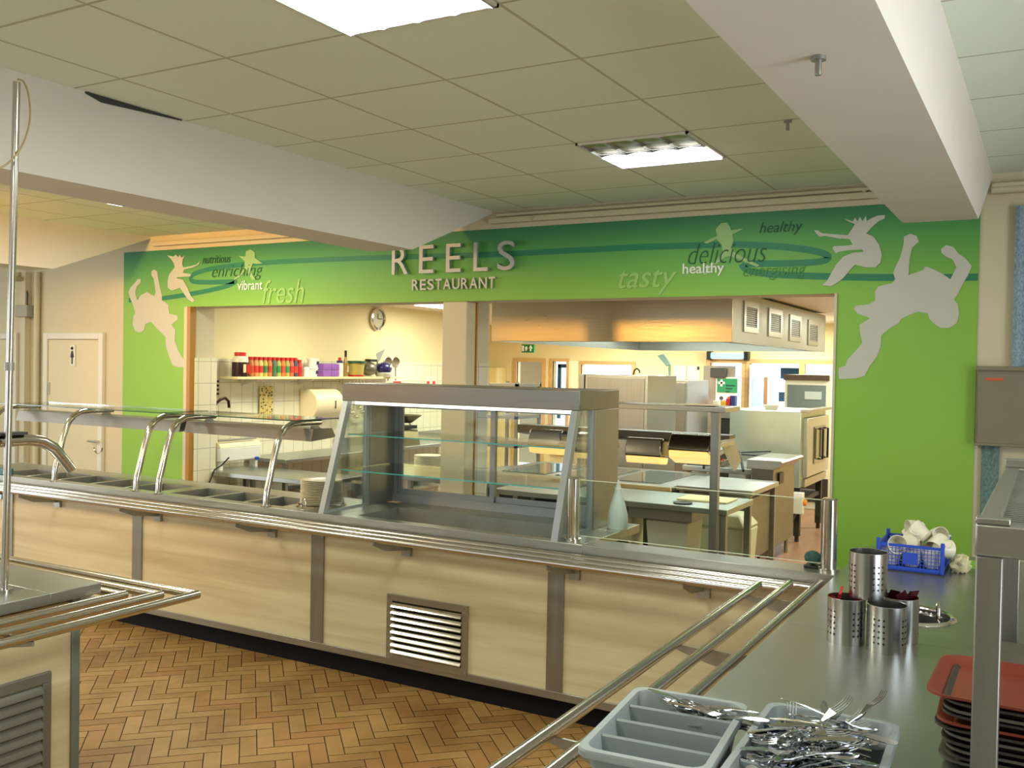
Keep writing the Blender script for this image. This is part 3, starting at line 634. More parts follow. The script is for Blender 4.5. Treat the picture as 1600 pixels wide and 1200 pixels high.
# spray bottle beside the case
x, y = -1.985, 4.66
sb = thing('spray_bottle', 'translucent white pointed plastic bottle standing right of the display case', 'bottle', (x, y, TZ))
MB().lathe([(.052, 0), (.056, .01), (.054, .07), (.040, .13), (.024, .18), (.018, .20), (.016, .215), (.008, .24), (.004, .26)], (x, y, TZ), 20).build('bottle_body', mat('milky_plastic', (205, 215, 208), .35), sb)
MB().lathe([(.019, .195), (.019, .215), (.008, .216)], (x, y, TZ), 16).build('collar', plastic_w, sb)
cl = MB().box(-.92, -.86, 4.215, 4.285, TZ, TZ + .012)
tag(cl.build('black_dish', black, loc=(-.9, 4.25, TZ), bevel=.003), 'small black dish under the green scourer by the right-hand glass post', 'dish')
sc = MB().ball((-.888, 4.25, TZ + .042), .03, 18, (1.25, 1.0, 1.0))
sc = sc.build('scourer', mat('green_scourer', (70, 110, 105), .95, 0, .2, (60, 60, 60), bump=1.), loc=(-.888, 4.25, TZ))
tag(sc, 'crumpled blue-green scourer lying by the right-hand glass post', 'scourer')

# plates in the lowerator ring at the end of the food wells
px_, py_ = -3.76, 4.36
ph = thing('plate_holder', 'low chrome ring holder with wire loops under the white plates on the long counter', 'plate holder', (px_, py_, TZ))
MB().lathe([(.150, 0), (.152, .004), (.145, .012), (.135, .012), (.135, .004)], (px_, py_, TZ), 32).build('ring', chrome, ph)
for a in (20, 140, 260):
    c_, s_ = math.cos(R(a)), math.sin(R(a)); rx = .130
    MB().tube([(px_ + rx * c_ + s_ * u_, py_ + rx * s_ - c_ * u_, TZ + h_) for u_, h_ in ((-.02, .005), (-.02, .035), (-.012, .05), (0, .055), (.012, .05), (.02, .035), (.02, .005))], .004, 8).build('wire_loop', chrome, ph)
plate_mb = MB().lathe([(.001, 0), (.06, 0), (.07, .003), (.12, .0075), (.125, .010), (.122, .0108), (.07, .006), (.06, .004), (.001, .004)], (0, 0, 0), 32)
pl0 = None
for k in range(15):
    loc = (px_ + random.uniform(-.002, .002), py_ + random.uniform(-.002, .002), TZ + .012 + k * .0098)
    lb = 'white china plate, %s from the bottom of the stack beside the display case' % NTH[k] if k < 14 else 'topmost white china plate of the stack beside the display case'
    if pl0 is None:
        pl0 = plate_mb.build('dinner_plate', china, loc=(0, 0, 0)); pl0.location = loc; tag(pl0, lb, 'plate', 'plates stacked on the long counter')
    else:
        c_ = pl0.copy(); C.objects.link(c_); c_.location = loc; c_['label'] = lb

# ================================================================== RIGHT-HAND COUNTER
cb_ = thing('cutlery_counter', 'stainless steel counter with tray rail on the right holding cutlery and cups', 'counter', (-.3, 3.0, 0))
BX0, BX1, BY0, BY1 = -.77, .75, -.6, 4.93
rcx, rcy, rr_ = -.415, 3.60, .135
# top as a ring of quads around the round hole
tp = MB(); Nn = 48; hole = [(rcx + rr_ * math.cos(2 * math.pi * i / Nn), rcy + rr_ * math.sin(2 * math.pi * i / Nn)) for i in range(Nn)]
hx0, hx1, hy0, hy1 = rcx - .2, rcx + .2, rcy - .2, rcy + .2
sq = []
for i in range(Nn):
    c_, s_ = math.cos(2 * math.pi * i / Nn), math.sin(2 * math.pi * i / Nn); k = .2 / max(abs(c_), abs(s_)); sq.append((rcx + c_ * k, rcy + s_ * k))
tp.add([(x, y, TZ) for x, y in hole + sq], [(i, i + Nn, (i + 1) % Nn + Nn, (i + 1) % Nn) for i in range(Nn)])
for a in ((BX0, hx0, BY0, BY1), (hx1, BX1, BY0, BY1), (hx0, hx1, BY0, hy0), (hx0, hx1, hy1, BY1)):
    tp.box(a[0], a[1], a[2], a[3], TZ - .04, TZ)
tp.build('worktop', steel_top, cb_)
MB().box(BX0 + .04, BX1, BY0, BY1 - .02, .12, TZ - .22).build('body', lam, cb_)
MB().box(BX0 + .06, BX1, BY0, BY1 - .05, 0, .12).build('plinth', blackplinth, cb_)
MB().box(BX0 + .04, BX0 + .06, BY0, BY1 - .02, TZ - .22, TZ - .04).box(BX0 + .04, BX1, BY1 - .04, BY1 - .02, TZ - .22, TZ - .04).build('side_apron', lam, cb_)
MB().box(BX0 + .02, BX1, 3.235, 3.238, TZ, TZ + .0006).build('seam', steel_dull, cb_)
t2 = thing('tray_rail', 'three-tube steel tray rail running towards the camera along the cutlery counter', 'tray rail', (-.95, 2.0, RZ))
RZ2 = .872
for x, ye in ((-1.03, 3.90), (-.925, 3.99), (-.82, 4.08)):
    MB().tube([(x, -.5, RZ2), (x, ye, RZ2)], .0165, 14).build('tube', tube_m, t2)
for y in (.9, 2.05, 2.95, 3.75):
    MB().prism([(-1.045, RZ2 - .016), (-1.045, RZ2 - .030), (-.93, RZ2 - .06), (-.73, RZ2 - .09), (-.73, RZ2 - .05), (-.78, RZ2 - .016)], y - .004, y + .004, 'y').build('bracket', steel, t2)
# plate dispenser ring
pd = thing('plate_dispenser', 'round sunken plate dispenser with two chrome wire loops in the cutlery counter', 'plate dispenser', (rcx, rcy, TZ))
MB().lathe([(rr_ - .01, -.02), (rr_ - .006, .006), (rr_ + .004, .010), (rr_ + .014, .004), (rr_ + .016, .0005)], (rcx, rcy, TZ), 48).build('rim', chrome, pd)
MB().lathe([(.0001, -.12), (rr_ - .012, -.12), (rr_ - .008, .0)], (rcx, rcy, TZ), 40).build('sunken_tube', darkgrey, pd)
MB().lathe([(.0001, -.06), (rr_ - .03, -.06), (rr_ - .03, -.07), (.0001, -.07)], (rcx, rcy, TZ), 32).build('carrier_plate', darkgrey, pd)
for a in (12, 215, 100):
    c_, s_ = math.cos(R(a)), math.sin(R(a)); rx = rr_ - .045
    MB().tube([(rcx + rx * c_ + s_ * u_, rcy + rx * s_ - c_ * u_, TZ + h_) for u_, h_ in ((-.018, -.025), (-.018, .03), (-.012, .045), (0, .052), (.012, .045), (.018, .03), (.018, -.025))], .0045, 8).build('wire_loop', chrome, pd)

# perforated cutlery pots
def pot_mesh():
    r, h, N = .0575, .142, 72; m = MB(); rows = 16
    vs = []; fs = []; holes = set()
    for c0 in (4, 22, 40, 58):
        for dc_ in (0, 3, 6):
            for rw in range(3, 13, 2): holes.add((c0 + dc_, rw))
    vs = [(r * math.cos(2 * math.pi * j / N), r * math.sin(2 * math.pi * j / N), h * i / rows) for i in range(rows + 1) for j in range(N)]
    fs = []; mi = []
    for i in range(rows):
        for j in range(N):
            fs.append((i * N + j, i * N + (j + 1) % N, (i + 1) * N + (j + 1) % N, (i + 1) * N + j))
    m.add(vs, fs)
    m.lathe([(.0001, .001), (r, .001)], (0, 0, 0), N)
    m.lathe([(r - .0015, .002), (r - .0015, h), (r + .0005, h + .001), (r + .0015, h)], (0, 0, 0), N)
    m.mi = 1
    for (j, i) in holes:   # round perforations, seen as dark discs through the wall
        th = 2 * math.pi * (j + .5) / N; zc = h * (i + .5) / rows; er = Vector((math.cos(th), math.sin(th), 0)); et = Vector((-math.sin(th), math.cos(th), 0))
        cc = er * (r + .0004) + Vector((0, 0, zc))
        m.add([cc + et * (.0034 * math.cos(a)) + Vector((0, 0, .0034 * math.sin(a))) for a in [2 * math.pi * k / 8 for k in range(8)]], [tuple(range(8))])
    return m
pot0 = pot_mesh().build('cutlery_pot', [mat('pot_steel', (205, 205, 203), .22, 1), black], loc=(0, 0, 0))
pots = [((-.548, 3.135), TZ, 'perforated steel cutlery pot at front left of the group of four'), ((-.424, 3.105), TZ, 'perforated steel cutlery pot at front right of the group of four'),
        ((-.405, 3.235), TZ, 'perforated steel cutlery pot behind the front ones holding dark red sachets'), ((-.492, 3.17), TZ + .144, 'perforated steel cutlery pot stacked on top of the others')]
for k, ((x, y), z, lb) in enumerate(pots):
    o = pot0 if k == 0 else pot0.copy()
    if k: C.objects.link(o)
    o.location = (x, y, z); o.rotation_euler = (0, 0, R(28 * k + 10)); tag(o, lb, 'cutlery pot', 'perforated steel pots')
scm = mat('dark_red_wrapper', (70, 18, 22), .3); rdm = mat('bright_red_wrapper', (190, 25, 45), .35)
for k, (x, y, a, m_, lb) in enumerate([(-.425, 3.235, 20, scm, 'dark red sachet standing in the rear pot, left one'), (-.392, 3.225, -25, scm, 'dark red sachet standing in the rear pot, middle one'), (-.375, 3.25, 15, scm, 'dark red sachet standing in the rear pot, right one'), (-.575, 3.15, -22, rdm, 'bright red wrapper poking out of the front left pot')]):
    s_ = MB().hexa([Vector(p) for p in [(-.018, -.006, -.06), (.018, -.006, -.06), (.018, .006, -.06), (-.018, .006, -.06), (-.017, -.004, .032), (.016, -.004, .040), (.016, .004, .036), (-.017, .004, .028)]]).build('sachet', m_, loc=(0, 0, 0))
    s_.location = (x, y, TZ + .13); s_.rotation_euler = (R(15), R(a), R(30 * k)); tag(s_, lb, 'sachet', 'wrapped sachets in the pots')

# cutlery trays (grey plastic, four compartments each)
def ctray(label, x0, x1, y0, y1, zb, name='cutlery_tray'):
    t = thing(name, label, 'cutlery tray', ((x0 + x1) / 2, (y0 + y1) / 2, zb), 'grey cutlery trays')
    h = .10; w = .008; d = .012   # slight outward flare
    def ring(off, z): return [(x0 - off, y0 - off, z), (x1 + off, y0 - off, z), (x1 + off, y1 + off, z), (x0 - off, y1 + off, z)]
    m = MB()
    def corner(off, z, rad=.03, n=5):
        P = []
        for cx_, cy_, a0 in ((x1 + off - rad, y1 + off - rad, 0), (x0 - off + rad, y1 + off - rad, 90), (x0 - off + rad, y0 - off + rad, 180), (x1 + off - rad, y0 - off + rad, 270)):
            for k in range(n): a = R(a0 + 90 * k / (n - 1)); P.append((cx_ + rad * math.cos(a), cy_ + rad * math.sin(a), z))
        return P
    loops = [corner(-.016, zb), corner(0, zb + h - .004), corner(.002, zb + h), corner(.016, zb + h), corner(.018, zb + h - .004), corner(.017, zb + h - .016), corner(.013, zb + h - .016), corner(.012, zb + h - .005)]
    K = len(loops[0]); vs = [p for L_ in loops for p in L_]; fs = [tuple(range(K))]
    for a in range(len(loops) - 1):
        for j in range(K): fs.append((a * K + j, a * K + (j + 1) % K, (a + 1) * K + (j + 1) % K, (a + 1) * K + j))
    # outer wall
    lo = [corner(-.012, zb - .002), corner(.004, zb + h - .006)]; o_ = len(vs); vs += lo[0] + lo[1]
    fs += [(o_ + j, o_ + (j + 1) % K, o_ + K + (j + 1) % K, o_ + K + j) for j in range(K)]; fs.append(tuple(range(o_, o_ + K))[::-1])
    m.add(vs, fs); m.build('tray_body', gtray, t)
    for k in range(1, 4):
        y = y0 + (y1 - y0) * k / 4
        MB().prism([(y - .009, zb + .001), (y + .009, zb + .001), (y + .004, zb + h - .010), (y, zb + h - .006), (y - .004, zb + h - .010)], x0 + .002, x1 - .002, 'x').build('divider', gtray, t)
    return t
ta = ctray('grey four-compartment cutlery tray on the left, almost empty', -.80, -.57, 1.71, 2.09, TZ + .003)
tb_ = ctray('grey four-compartment cutlery tray on the right heaped with forks and spoons', -.515, -.27, 1.72, 2.15, TZ + .003)

# cutlery
cut = mat('cutlery_steel', (205, 208, 212), .14, 1)
def handle(mb, L=.12, w=.0065):
    prof = [(0, .003), (.02, .0032), (.06, .005), (L - .02, w + .001), (L - .004, w * .8), (L, w * .3)]
    vs = []; fs = []
    for i, (x, hw) in enumerate(prof):
        z = .004 * math.sin(math.pi * x / L)
        vs += [(x, -hw, z), (x, hw, z), (x, hw, z + .002), (x, -hw, z + .002)]
    for i in range(len(prof) - 1):
        a = 4 * i
        for j in range(4): fs.append((a + j, a + (j + 1) % 4, a + 4 + (j + 1) % 4, a + 4 + j))
    fs += [(3, 2, 1, 0), tuple(range(len(vs) - 4, len(vs)))]
    mb.add(vs, fs)
def fork():
    m = MB(); handle(m)
    m.hexa([(-.030, -.011, .004), (0, -.003, 0), (0, .003, 0), (-.030, .011, .004), (-.030, -.011, .006), (0, -.003, .002), (0, .003, .002), (-.030, .011, .006)])
    for k in range(4):
        y = -.0095 + k * .0063
        P = [(-.030, y, .005), (-.045, y, .003), (-.062, y, .004), (-.078, y * .95, .010)]
        m.tube(P, [.0017, .0017, .0015, .0008], 5)
    return m
def spoon():
    m = MB(); handle(m); vs = []; fs = []
    n = 16; L_ = [(0.0, 1.0), (.35, .94), (.7, .7), (.92, .38), (1.0, .0)]
    for fr, h_ in reversed(L_):
        for j in range(n): a = 2 * math.pi * j / n; q = max(fr, .02); vs.append((-.030 + .031 * q * math.cos(a), .019 * q * math.sin(a), .006 - .009 * h_))
    for i in range(len(L_) - 1):
        for j in range(n): fs.append((i * n + j, i * n + (j + 1) % n, (i + 1) * n + (j + 1) % n, (i + 1) * n + j))
    fs.append(tuple(range((len(L_) - 1) * n, len(L_) * n))); m.add(vs, fs)
    return m
def knife():
    m = MB(); handle(m, .1, .008)
    m.prism([(.0, -.004), (.0, .004), (-.03, .008), (-.09, .009), (-.115, .003), (-.112, -.006), (-.03, -.007)], .001, .0026, 'z'); return m
protos = {}
for nm, fn in (('fork', fork), ('spoon', spoon), ('knife', knife)):
    protos[nm] = fn()
ta.rotation_euler = (0, 0, R(5)); tb_.rotation_euler = (0, 0, R(2))
used = {}
def place_cut(kind, x, y, z, rz, rx=0, ry=0, label='', group='forks and spoons heaped in the right tray'):
    if kind not in used:
        o = protos[kind].build(kind, cut, loc=(0, 0, 0)); used[kind] = o
    else:
        o = used[kind].copy(); C.objects.link(o)
    o.location = (x, y, z); o.rotation_euler = (rx, ry, rz); tag(o, label, kind, group); return o
random.seed(21)
for k in range(84):
    kind = 'fork' if k % 4 != 3 else 'spoon'
    u_ = random.random(); tt = random.uniform(-1, 1); x = -.395 + .035 * tt + random.gauss(0, .018); y = 1.93 + .10 * tt + random.gauss(0, .02); x = min(max(x, -.45), -.335)
    hmax = .105 * math.exp(-((x + .385) ** 2) / .006 - ((y - 1.94) ** 2) / .02)
    z = TZ + .03 + hmax * random.random() * 1.15 + .02
    ang = random.gauss(R(40), .5) + (math.pi if random.random() < .4 else 0); x -= .02 * math.cos(ang); y -= .02 * math.sin(ang)
    place_cut(kind, x, y, z, ang, random.uniform(-.5, .5), random.gauss(0, .16), 'steel %s in the heap filling the right grey cutlery tray' % kind)
place_cut('fork', -.45, 1.96, TZ + .105, R(215 + 60), .2, R(38), 'steel fork leaning up with its prongs spread at the left of the heap')
place_cut('spoon', -.345, 2.03, TZ + .125, R(200), .2, R(-8), 'steel spoon lying topmost on the heap in the right tray')
place_cut('spoon', -.36, 2.0, TZ + .115, R(190), -.4, R(-4), 'dark reflective steel spoon near the far top of the heap')
place_cut('fork', -.33, 2.09, TZ + .135, R(235), .3, R(25), 'steel fork pointing away at the far end of the heap')
for k in range(16):
    place_cut('spoon' if k % 2 else 'fork', -.655 + random.uniform(-.03, .05), 2.035 + random.uniform(-.02, .012), TZ + .06 + random.uniform(0, .045), R(random.uniform(-25, 25)) + (math.pi if k % 3 == 0 else 0), random.uniform(-.4, .4), random.gauss(0, .18), 'small steel %s piled in the far compartment of the left tray' % ('spoon' if k % 2 else 'fork'), 'teaspoons and forks in the left tray')
place_cut('knife', -.74, 2.04, TZ + .05, R(150), .1, R(14), 'single steel knife leaning in the far left corner of the left tray', 'knives in the left tray')
place_cut('knife', -.70, 1.935, TZ + .035, R(175), .9, R(3), 'single steel knife lying in the second compartment of the left tray', 'knives in the left tray')
cup = MB().lathe([(.03, 0), (.04, .03), (.042, .06), (.039, .06), (.036, .03), (.001, .006)], (-.70, 1.63, TZ), 24)
tag(cup.build('white_bowl', china, loc=(-.70, 1.63, TZ)), 'white rim of a bowl just in front of the left cutlery tray', 'bowl')

# blue crate of cups
kx0, kx1, ky0, ky1 = -.64, -.385, 4.38, 4.66
ct = thing('blue_crate', 'small blue plastic mesh crate filled with white cups at the far end of the counter', 'crate', (-.51, 4.5, TZ))
m = MB(); zc0, zc1 = TZ + .004, TZ + .115
m.box(kx0, kx1, ky0, ky1, zc0, zc0 + .012)
for z in (zc0 + .005, zc1 - .01):
    m.box(kx0, kx1, ky0 - .003, ky0 + .003, z, z + .012).box(kx0, kx1, ky1 - .003, ky1 + .003, z, z + .012).box(kx0 - .003, kx0 + .003, ky0, ky1, z, z + .012).box(kx1 - .003, kx1 + .003, ky0, ky1, z, z + .012)
for k in range(19):
    x = kx0 + (kx1 - kx0) * k / 18
    for y in (ky0, ky1): m.box(x - .0014, x + .0014, y - .0014, y + .0014, zc0, zc1)
    y = ky0 + (ky1 - ky0) * k / 18
    for x in (kx0, kx1): m.box(x - .0014, x + .0014, y - .0014, y + .0014, zc0, zc1)
for k in range(1, 7):
    z = zc0 + k * .0155
    m.box(kx0, kx1, ky0 - .0012, ky0 + .0012, z, z + .0024).box(kx0, kx1, ky1 - .0012, ky1 + .0012, z, z + .0024).box(kx0 - .001, kx0 + .001, ky0, ky1, z, z + .0024).box(kx1 - .001, kx1 + .001, ky0, ky1, z, z + .0024)
m.build('mesh_basket', blue, ct)
m = MB()
for x in (kx0, kx1):
    for y in (ky0, ky1): m.box(x - .008, x + .008, y - .008, y + .008, zc0, zc1 + .022)
m.build('corner_posts', blue, ct, bevel=.003)
B(kx0 + .10, kx0 + .16, ky0 - .005, ky0 - .001, zc0 + .03, zc0 + .08).build('name_panel', blue, ct)
MB().box(kx0 - .015, kx1 + .01, ky0 - .025, ky1 + .01, TZ, TZ + .004).build('drip_mat', darkgrey, ct)
def cup_mb():
    return MB().lathe([(.001, 0), (.026, 0), (.028, .004), (.038, .04), (.041, .068), (.0385, .068), (.035, .04), (.025, .008), (.001, .006)], (0, 0, 0), 24)
cu0 = thing('cup', 'white china cup with its base up on top of the heap in the blue crate', 'cup', (0, 0, 0), 'white cups in the blue crate')
cup_mb().build('bowl', china, cu0)
MB().tube([(.036, 0, .055), (.052, 0, .056), (.062, 0, .045), (.058, 0, .028), (.034, 0, .018)], .0045, 8).build('handle', china, cu0)
spots = [(-.59, 4.43, .02, 0, 0), (-.51, 4.43, .02, 0, 40), (-.43, 4.43, .02, 0, 90), (-.59, 4.51, .02, 0, 200), (-.51, 4.51, .02, 0, 10), (-.43, 4.52, .02, 0, 70), (-.58, 4.60, .02, 0, 0), (-.5, 4.6, .02, 0, 0), (-.42, 4.6, .02, 0, 0),
         (-.585, 4.45, .095, 75, 20), (-.515, 4.44, .12, 100, 190), (-.46, 4.49, .14, 60, 250), (-.42, 4.47, .10, 95, 130), (-.54, 4.52, .15, 120, 80), (-.48, 4.55, .17, 95, 300), (-.40, 4.53, .14, 130, 330), (-.56, 4.58, .12, 60, 100), (-.45, 4.6, .13, 80, 40)]
for k, (x, y, z, tl, rz) in enumerate(spots):
    lb = 'white china cup standing in the %s row of the blue crate, %s' % (('front', 'middle', 'back')[k // 3], ('left', 'centre', 'right')[k % 3]) if k < 9 else ['white cup tipped over at the left of the crate heap', 'white cup facing the camera low in the middle of the crate heap', 'white cup high in the crate heap, right of the middle', 'white cup tipped towards the right rim of the crate', 'white cup lying left of the highest one in the heap', 'highest white cup on the crate heap', 'white cup sticking out at the right of the heap', 'white cup at the rear left of the crate heap', 'white cup at the rear right of the crate heap'][k - 9]
    if k == 0: cu0.location = (x, y, TZ + z); cu0.rotation_euler = (R(tl), 0, R(rz)); cu0['label'] = lb
    else: dup(cu0, (x, y, TZ + z), (R(tl), 0, R(rz)), lb)
# crumpled cloth
random.seed(5)
cm_ = MB().ball((0, 0, 0), .038, 20, (1.0, .9, 1.1))
cm_.v = [tuple(Vector(p) * (1 + random.uniform(-.28, .28))) for p in cm_.v]
o = cm_.build('crumpled_napkin', mat('crumpled_cloth', (218, 208, 168), .9), loc=(0, 0, 0)); o.location = (-.325, 4.50, TZ + .036); o.rotation_euler = (.3, .5, .2)
tag(o, 'crumpled cream napkin lying right of the blue crate', 'napkin')
gb = MB().box(-.345, -.24, 4.62, 4.80, TZ, TZ + .006)
tag(gb.build('green_board', mat('lime_plastic', (140, 205, 60), .4), loc=(-.29, 4.7, TZ), bevel=.002), 'flat lime green board behind the crumpled napkin', 'board')

# ------------------------------------------------------------------ tray rack and trays, right foreground
tk = thing('tray_rack', 'stainless steel frame rack with ribbed shelf at the right edge over the trays', 'rack', (.2, 2.3, TZ))
pw = .045
MB().box(-.116, -.116 + pw, 1.96, 1.96 + pw, TZ, 1.415).build('upright', steel_v, tk, bevel=.003)
MB().box(-.116, -.116 + pw, 3.20, 3.20 + pw, TZ, 1.415).build('upright', steel_v, tk, bevel=.003)
MB().box(.6, .6 + pw, 1.96, 1.96 + pw, TZ, 1.415).build('upright', steel_v, tk, bevel=.003)
MB().box(.6, .6 + pw, 3.20, 3.20 + pw, TZ, 1.415).build('upright', steel_v, tk, bevel=.003)
MB().box(-.118, .65, 1.957, 2.0, 1.415, 1.475).box(-.118, .65, 3.2, 3.245, 1.415, 1.475).box(-.118, -.08, 2.0, 3.2, 1.415, 1.475).build('top_frame', steel, tk, bevel=.004)
m = MB()
for k in range(40): y = 2.02 + k * .03; m.box(-.08, .64, y, y + .018, 1.452, 1.464)
m.build('ribbed_shelf', steel_dull, tk)
MB().box(-.118, -.06, 1.957, 1.99, 1.475, 1.487).build('corner_cap', steel, tk, bevel=.003)
MB().box(-.118, -.06, 3.21, 3.245, 1.475, 1.50).build('corner_cap', steel, tk, bevel=.003)
def tray_mb(L=.44, W=.33, h=.022, flare=.032):
    m = MB(); n = 5
    def loop(hx_, hy_, rad, z):
        P = []
        for sx, sy, a0 in ((1, 1, 0), (-1, 1, 90), (-1, -1, 180), (1, -1, 270)):
            for k in range(n): a = R(a0 + 90 * k / (n - 1)); P.append((sx * (hx_ - rad) + rad * math.cos(a), sy * (hy_ - rad) + rad * math.sin(a), z))
        return P
    a, b_ = L / 2, W / 2
    Ls = [loop(a - flare, b_ - flare, .03, .003), loop(a - .004, b_ - .004, .05, h), loop(a, b_, .05, h), loop(a, b_, .05, h - .005), loop(a - .006, b_ - .006, .05, h - .005), loop(a - flare, b_ - flare, .03, 0)]
    K = 4 * n; vs = [p for q in Ls for p in q]; fs = [tuple(range(K)), tuple(range(5 * K, 6 * K))[::-1]]
    for i in range(5):
        for j in range(K): fs.append((i * K + j, i * K + (j + 1) % K, (i + 1) * K + (j + 1) % K, (i + 1) * K + j))
    return m.add(vs, fs)
tm_r = mat('terracotta_tray', (134, 58, 40), .35, 0, .08, (5, 5, 5)); tm_b = mat('brown_tray', (66, 60, 50), .4, 0, .1, (8, 8, 8))
tm_g = mat('grey_brown_tray', (96, 92, 80), .45, 0, .1, (8, 8, 8))
trc = (.03, 2.30)
sd = thing('tray_stand', 'small steel stand under the pile of trays at the right edge', 'stand', (.03, 2.22, TZ))
for x in (-.17, .20):
    for y in (2.14, 2.42): MB().box(x, x + .03, y, y + .03, TZ, TZ + .028).build('foot', chrome, sd)
MB().box(-.18, .24, 2.12, 2.46, TZ + .028, TZ + .036).build('shelf', steel, sd)
tr0 = {}
random.seed(9)
for k in range(11):
    m_ = tm_r if k in (10, 6) else (tm_b if k % 2 else tm_g)
    lb = {10: 'top orange-red tray of the pile at the right edge', 6: 'orange-red tray jutting out from the middle of the pile'}.get(k, 'dark brown tray, %s from the bottom of the pile at the right edge' % NTH[k])
    if m_.name not in tr0: o = tray_mb().build('serving_tray', m_, loc=(0, 0, 0)); tr0[m_.name] = o
    else: o = tr0[m_.name].copy(); C.objects.link(o)
    dx = -.012 if k == 6 else random.uniform(-.014, .012)
    o.location = (trc[0] + dx + (-.012 if k == 10 else .004), trc[1] + random.uniform(-.008, .008), TZ + .037 + k * .0132); o.rotation_euler = (0, 0, R(random.uniform(-2, 2)))
    tag(o, lb, 'tray', 'trays piled at the right edge')
for k in range(5):
    o = tr0[tm_g.name].copy(); C.objects.link(o); o.location = (.06 + random.uniform(-.01, .01), 2.93, TZ + .003 + k * .014); o.rotation_euler = (0, 0, R(random.uniform(-3, 3)))
    tag(o, 'grey-brown tray, %s from the bottom of the low pile behind the rack upright' % NTH[k] if k < 4 else 'uppermost grey-brown tray of the lower pile behind the rack upright', 'tray', 'trays piled behind the rack')

# ================================================================== LEFT FOREGROUND ISLAND
il = thing('island_counter', 'maple-fronted steel island counter with louvre vent at the lower left', 'counter', (-3.8, 1.6, 0))
IX, IY = -3.12, 2.37
m = MB(); top_with_wells(m, -5.2, IX, .2, IY, TZ, [(-4.9, -3.26)], .5, 2.16, th=.04); m.build('worktop', steel_top, il, bevel=.002)
well_mb(-4.9, -3.26, .5, 2.16, TZ, .06).build('well', steel_dull, il)
MB().box(-5.1, IX - .06, .3, IY - .06, .12, TZ - .04 - .06).build('side_panel', lam, il)
MB().box(-5.1, IX - .07, .3, IY - .07, TZ - .1, TZ - .065).build('top_rim', lam, il)
MB().box(IX - .085, IX - .05, IY - .085, IY - .05, .0, TZ - .04).build('corner_upright', mat('green_grey_metal', (122, 134, 128), .4, .3), il, bevel=.003)
MB().box(-5.05, IX - .1, .35, IY - .1, 0, .12).build('plinth', blackplinth, il)
vt = thing('ventilation_grille', 'large grey louvre vent in the side of the island at the lower left', 'vent', (IX - .06, 1.9, .2))
X0 = IX - .06; va0, va1, vb0, vb1 = 1.3, 2.20, .12, .60
vg = mat('grey_vent_metal', (132, 131, 126), .45, .6)
MB().box(X0, X0 + .014, va0, va1, vb1 - .04, vb1).box(X0, X0 + .014, va1 - .035, va1, vb0 + .03, vb1 - .04).box(X0, X0 + .014, va0, va0 + .035, vb0 + .03, vb1 - .04).box(X0, X0 + .014, va0, va1, vb0, vb0 + .03).build('frame', vg, vt, bevel=.002)
B(X0 + .0005, X0 + .002, va0, va1, vb0, vb1).build('backing', black, vt)
for k in range(10):
    z = vb0 + .035 + k * .041
    MB().prism([(X0 + .002, z + .034), (X0 + .005, z + .034), (X0 + .022, z + .006), (X0 + .022, z + .002), (X0 + .018, z)], va0 + .035, va1 - .035, 'y').build('slat', vg, vt)
t3 = thing('tray_rail', 'mitred three-tube tray rail around the corner of the island at lower left', 'tray rail', (-3.0, 2.4, RZ))
for k, (x, y) in enumerate(((-3.065, 2.425), (-2.955, 2.50), (-2.845, 2.58))):
    MB().tube([(-5.2, y, RZ), (x - .005, y, RZ)], .0165, 14).build('tube', tube_m, t3)
    MB().tube([(x, y + .012, RZ), (x, .2, RZ)], .0165, 14).build('tube', tube_m, t3)
for y in (1.0, 1.9): MB().prism([(-2.83, RZ - .014), (-2.83, RZ - .028), (-3.0, RZ - .06), (-3.19, RZ - .09), (-3.19, RZ - .014)], y - .004, y + .004, 'y').build('bracket', steel, t3)
for x in (-4.3, -3.35): MB().prism([(2.6, RZ - .014), (2.6, RZ - .028), (2.4, RZ - .08), (2.3, RZ - .09), (2.3, RZ - .014)], x - .004, x + .004, 'x').build('bracket', steel, t3)
# the pole and curved arm on the island
pole = thing('cable_pole', 'tall thin steel pole with a drooping cable at the left edge', 'pole', (-3.27, 2.085, TZ))
MB().tube([(-3.285, 2.09, TZ - .05), (-3.27, 2.11, 2.739)], .0125, 14).build('pole', tube_m, pole)
MB().cyl(-3.285, 2.09, TZ, TZ + .01, .03).build('flange', chrome, pole)
MB().cyl(-3.278, 2.098, 1.70, 1.73, .016).build('joint_collar', steel_dull, pole)
P = [AX(28, 124, -3.27), AX(37, 128, -3.27), AX(45, 150, -3.26), AX(47, 185, -3.26), AX(40, 215, -3.25), AX(28, 238, -3.25), AX(10, 257, -3.25), AX(-8, 265, -3.25)]
Q = []
for i in range(len(P) - 1):
    a, b_, c, d = [Vector(P[max(0, min(j, len(P) - 1))]) for j in (i - 1, i, i + 1, i + 2)]
    for k in range(5): t_ = k / 5; Q.append(.5 * ((2 * b_) + (-a + c) * t_ + (2 * a - 5 * b_ + 4 * c - d) * t_ * t_ + (-a + 3 * b_ - 3 * c + d) * t_ ** 3))
MB().tube(Q, .0035, 8).build('cable', mat('beige_cable', (175, 155, 115), .6), pole)
ar = thing('curved_guard_arm', 'thick bent steel tube arm with black glass edge at the left edge', 'arm', (-3.4, 2.1, 1.3))
P = [AX(-60, 690, -3.33), AX(0, 705, -3.33), AX(50, 702, -3.33), AX(72, 706, -3.33), AX(90, 718, -3.33), AX(103, 737, -3.33), AX(112, 753, -3.33)]
P = [AX(-70, 692, -3.33), AX(0, 690, -3.33), AX(45, 687, -3.33), AX(66, 690, -3.33), AX(84, 700, -3.33), AX(98, 716, -3.33), AX(111, 733, -3.33)]
MB().tube(P, .022, 16).build('bent_tube', tube_m, ar)
